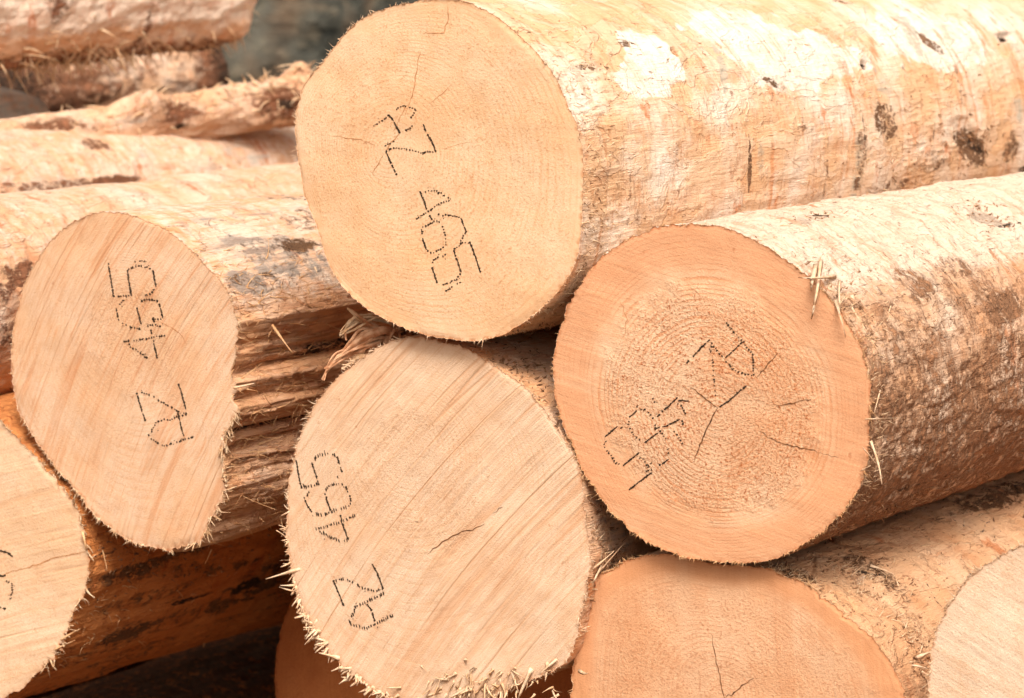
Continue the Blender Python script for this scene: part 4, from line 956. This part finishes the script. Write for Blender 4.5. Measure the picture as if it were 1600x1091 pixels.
big_splinters(Lr, f_pale, [(1275,415,1262,462,8,.02), (1305,432,1248,440,5,.02), (1282,408,1277,488,6,.03), (1312,440,1306,492,4,.02), (1330,462,1345,510,9,.01), (1305,470,1322,525,6,.01),
    (1352,655,1408,652,4,.02), (1360,690,1388,755,7,.02), (1375,610,1366,648,4,.02), (1392,478,1384,502,3,.02), (1330,480,1378,560,5,.01), (1345,735,1362,728,4,.02), (1348,700,1368,722,4,.02)], seed=1)
big_splinters(Ll, f_pale, [(488,412,478,415,5,.01), (497,405,487,468,6,.02), (492,418,504,462,5,.02), (480,420,470,432,3,.01), (365,606,400,600,6,.01), (506,470,492,485,3,.01)], seed=2)
big_splinters(Ll, f_orange, [(425,508,458,556,7,.01), (330,858,322,880,4,.01), (478,640,500,618,4,.03), (455,650,480,640,4,.03), (405,700,402,722,3,.01), (380,775,430,800,3,.02), (435,800,445,825,3,.02)], seed=3)
big_splinters(Lm, f_pale, [(925,890,960,862,6,.0), (930,900,975,850,5,.0), (940,885,920,915,5,.01)], seed=4)
big_splinters(Llr, f_pale, [(1360,885,1400,895,8,.01), (1330,900,1352,880,4,.01), (1432,1028,1455,1018,9,.01), (1425,1040,1450,1042,6,.01), (1345,930,1352,900,5,.01), (1440,1050,1460,1060,6,.01), (1400,905,1408,930,4,.01)], seed=5)
big_splinters(Lll, f_orange, [(95,1000,125,978,7,.01), (85,1015,118,1000,6,.01), (128,830,138,862,5,.01), (160,860,168,890,4,.01), (318,1010,322,990,4,.02)], seed=6)

f_bark = fibre_material('brown bark crumbs', (0.16, 0.075, 0.035), (0.38, 0.20, 0.10))
surface_fuzz(Llr, f_bark, ((1350,890,.03,.04,160,.006,.0030,.5), (1240,896,.02,.015,160,.006,.0026,.6), (1450,850,.08,.2,160,.004,.0022,.3), (1560,770,.04,.1,120,.006,.003,.4), (1440,1020,.03,.02,80,.006,.003,.5)), seed=11, name='bark_crumbs')
surface_fuzz(Lr, f_bark, ((1540,335,.02,.04,60,.007,.003,.3), (1280,340,.01,.04,30,.006,.0026,.3), (1330,470,.05,.02,80,.006,.0024,.4), (1480,560,.10,.2,140,.005,.0024,.2), (1400,790,.02,.12,120,.007,.003,.5)), seed=12, name='bark_crumbs')
surface_fuzz(Lt, f_bark, ((1430,230,.06,.15,140,.006,.0026,.25), (930,350,.08,.02,90,.006,.0022,.3), (820,520,.02,.04,60,.006,.0022,.4), (1520,225,.02,.04,60,.008,.004,.4)), seed=13, name='bark_crumbs')
surface_fuzz(Lm, f_bark, ((820,580,.04,.05,120,.007,.003,.4), (940,860,.05,.03,90,.007,.003,.4)), seed=14, name='bark_crumbs')
surface_fuzz(Lll, f_bark, ((190,850,.03,.05,60,.007,.003,.4), (350,860,.03,.10,60,.007,.003,.4)), seed=15, name='bark_crumbs')

def rim_splinters(L, mat, items, seed=1):
    """long chips standing out from the sawn edge: (root px, tip px, width px)"""
    rnd = random.Random(seed)
    for (ax, ay, bx, by, w) in items:
        a = face_pt(L, ax, ay, 0.0)[0]; b = L.loc([bx], [by])[0]
        p1 = np.array([b[0], rnd.uniform(-.010, .004), b[1]])
        a = a + np.array([0, .001, 0])
        bag = Bag(); l = np.linalg.norm(p1 - a)
        bag.add(*sliver(a, p1, w * .00075, bend=np.array([rnd.gauss(0,.1), rnd.gauss(0,.1), rnd.gauss(0,.1)]) * l * .6, segs=5, wtip=.25, thick=.3, nrm=(rnd.gauss(0,.4), -1, rnd.gauss(0,.4)), twist=rnd.uniform(-.6,.6)))
        bag.build('splinter', mat, L.root)
rim_splinters(Lm, f_pale, [(468,890,422,902,9), (460,915,442,914,6), (464,925,440,920,5), (495,968,474,1000,8), (488,975,478,968,5), (500,985,480,1004,9), (512,1003,498,1018,8), (530,1030,503,1016,10), (548,1045,535,1042,9), (562,1062,552,1072,9), (585,1075,562,1080,9), (600,1085,590,1096,8), (452,800,440,805,4),
    (700,1085,680,1105,9), (760,1060,745,1085,14), (800,1050,812,1080,12), (830,1045,815,1085,12), (855,1035,858,1062,9), (780,1060,786,1088,9), (720,1075,724,1098,10), (740,1070,705,1092,11), (690,1080,668,1088,10), (870,1030,850,1050,8)], seed=1)
# torn hollow in the lower edge of that log: curled chips
bag = Bag(); rnd = random.Random(12)
for i in range(90):
    px, py = rnd.gauss(765, 55), rnd.gauss(1068, 16)
    a = face_pt(Lm, px, py, .001)[0]
    dr = np.array([rnd.gauss(.0, .6), rnd.uniform(-.9, .1), rnd.gauss(-.5, .5)]); l = rnd.uniform(.006, .022)
    bag.add(*sliver(a, a + dr * l, rnd.uniform(.002, .006), bend=np.array([rnd.gauss(0,.4), -.3, rnd.gauss(0,.4)]) * l, segs=5, thick=.25, twist=rnd.uniform(-2, 2)))
tag(bag.build('torn_chips', f_mix, Lm.root), kind='stuff')

f_red = fibre_material('reddish brown torn fibre', (0.40, 0.17, 0.075), (0.62, 0.36, 0.21))
# ================================================================== LOOSE BARK SHRED WEDGED BETWEEN THE LOGS
def ribbon(pts, ws, depth, thick=.0015, curl=0.0, seed=0):
    rnd = random.Random(seed)
    pts = [at_depth(px, py, depth - dz) for px, py, dz in pts]
    n_ = 14; P = []; 
    m = len(pts)
    for i in range((m - 1) * 6 + 1):
        f = i / 6; j = min(int(f), m - 2); t = f - j
        p0, p1, p2, p3 = pts[max(j-1,0)], pts[j], pts[j+1], pts[min(j+2, m-1)]
        P.append(0.5 * ((2*p1) + (-p0+p2)*t + (2*p0-5*p1+4*p2-p3)*t*t + (-p0+3*p1-3*p2+p3)*t**3))
    P = np.array(P); T_ = np.gradient(P, axis=0); T_ /= np.linalg.norm(T_, axis=1)[:, None]
    k_ = len(P); V = []; F = []; nc = 7
    for i in range(k_):
        t = i / (k_ - 1); w = np.interp(t, np.linspace(0, 1, len(ws)), ws) * depth / FPX
        sd = np.cross(T_[i], FWD); sd /= np.linalg.norm(sd) + 1e-9; up = np.cross(sd, T_[i])
        if up @ FWD > 0: up = -up
        for c in range(nc):
            s_ = c / (nc - 1) * 2 - 1
            nz = fbm(i * .35, c * .9, seed * 3.1, 2)
            V.append(P[i] + sd * s_ * w * .5 * (1 + .25 * nz) + up * (w * curl * (1 - s_ * s_) + w * .22 * nz))
    for c in range(nc * k_): V.append(V[c] + FWD * thick)
    off = nc * k_
    for i in range(k_ - 1):
        for c in range(nc - 1):
            a = i*nc + c
            F += [(a, a+1, a+nc+1), (a, a+nc+1, a+nc), (off+a, off+a+nc+1, off+a+1), (off+a, off+a+nc, off+a+nc+1)]
    return np.array(V), np.array(F)
w_ = at_depth(575, 540, 4.06)
shred = empty('bark_shred', w_, 0)
tag(shred, 'crumpled torn strip of wood fibre wedged between the left, top and lower middle logs', 'bark shred')
for i, (pts, ws, curl) in enumerate([
    ([(612,505,0), (580,495,.01), (552,505,.012), (533,522,.01)], [10, 13, 14, 9], .35),
    ([(608,535,0), (580,525,.012), (555,545,.014), (525,562,.015), (509,578,.016)], [26, 34, 26, 13, 6], .45),
    ([(600,560,-.005), (578,540,.006), (566,515,.012)], [22, 24, 14], .4),
    ([(625,520,0), (595,515,.008), (565,498,.016), (546,482,.02)], [10, 12, 8, 3], .3),
    ([(570,505,.012), (557,494,.018), (543,482,.02)], [7, 5, 2], .2),
    ([(620,515,.002), (612,528,.008), (600,545,.01)], [14, 18, 10], .5),
    ([(512,575,.015), (506,590,.016), (503,592,.016)], [5, 4, 2], .2),
    ([(539,520,.012), (541,532,.012)], [3, 2], .1),
    ([(590,555,.004), (560,562,.008), (535,575,.006)], [16, 18, 8], .4)]):
    bag = Bag(); rn = random.Random(i)
    for q in range(11):
        o_ = [(rn.gauss(0, ws[min(j, len(ws)-1)] * .30), rn.gauss(0, ws[min(j, len(ws)-1)] * .30), rn.gauss(0, .004)) for j in range(len(pts))]
        pp = [(p[0] + o[0], p[1] + o[1], p[2] + o[2]) for p, o in zip(pts, o_)]
        kq = rn.uniform(.10, .42)
        V, F = ribbon(pp, [max(1.2, w * kq) for w in ws[:-1]] + [1.0], 4.06, thick=.0008, curl=rn.uniform(-.3, .5), seed=i * 20 + q + 1)
        bag.add(V - w_, F.tolist())
    bag.build('fibre_strip', f_red if i % 4 else f_mix, shred, False)
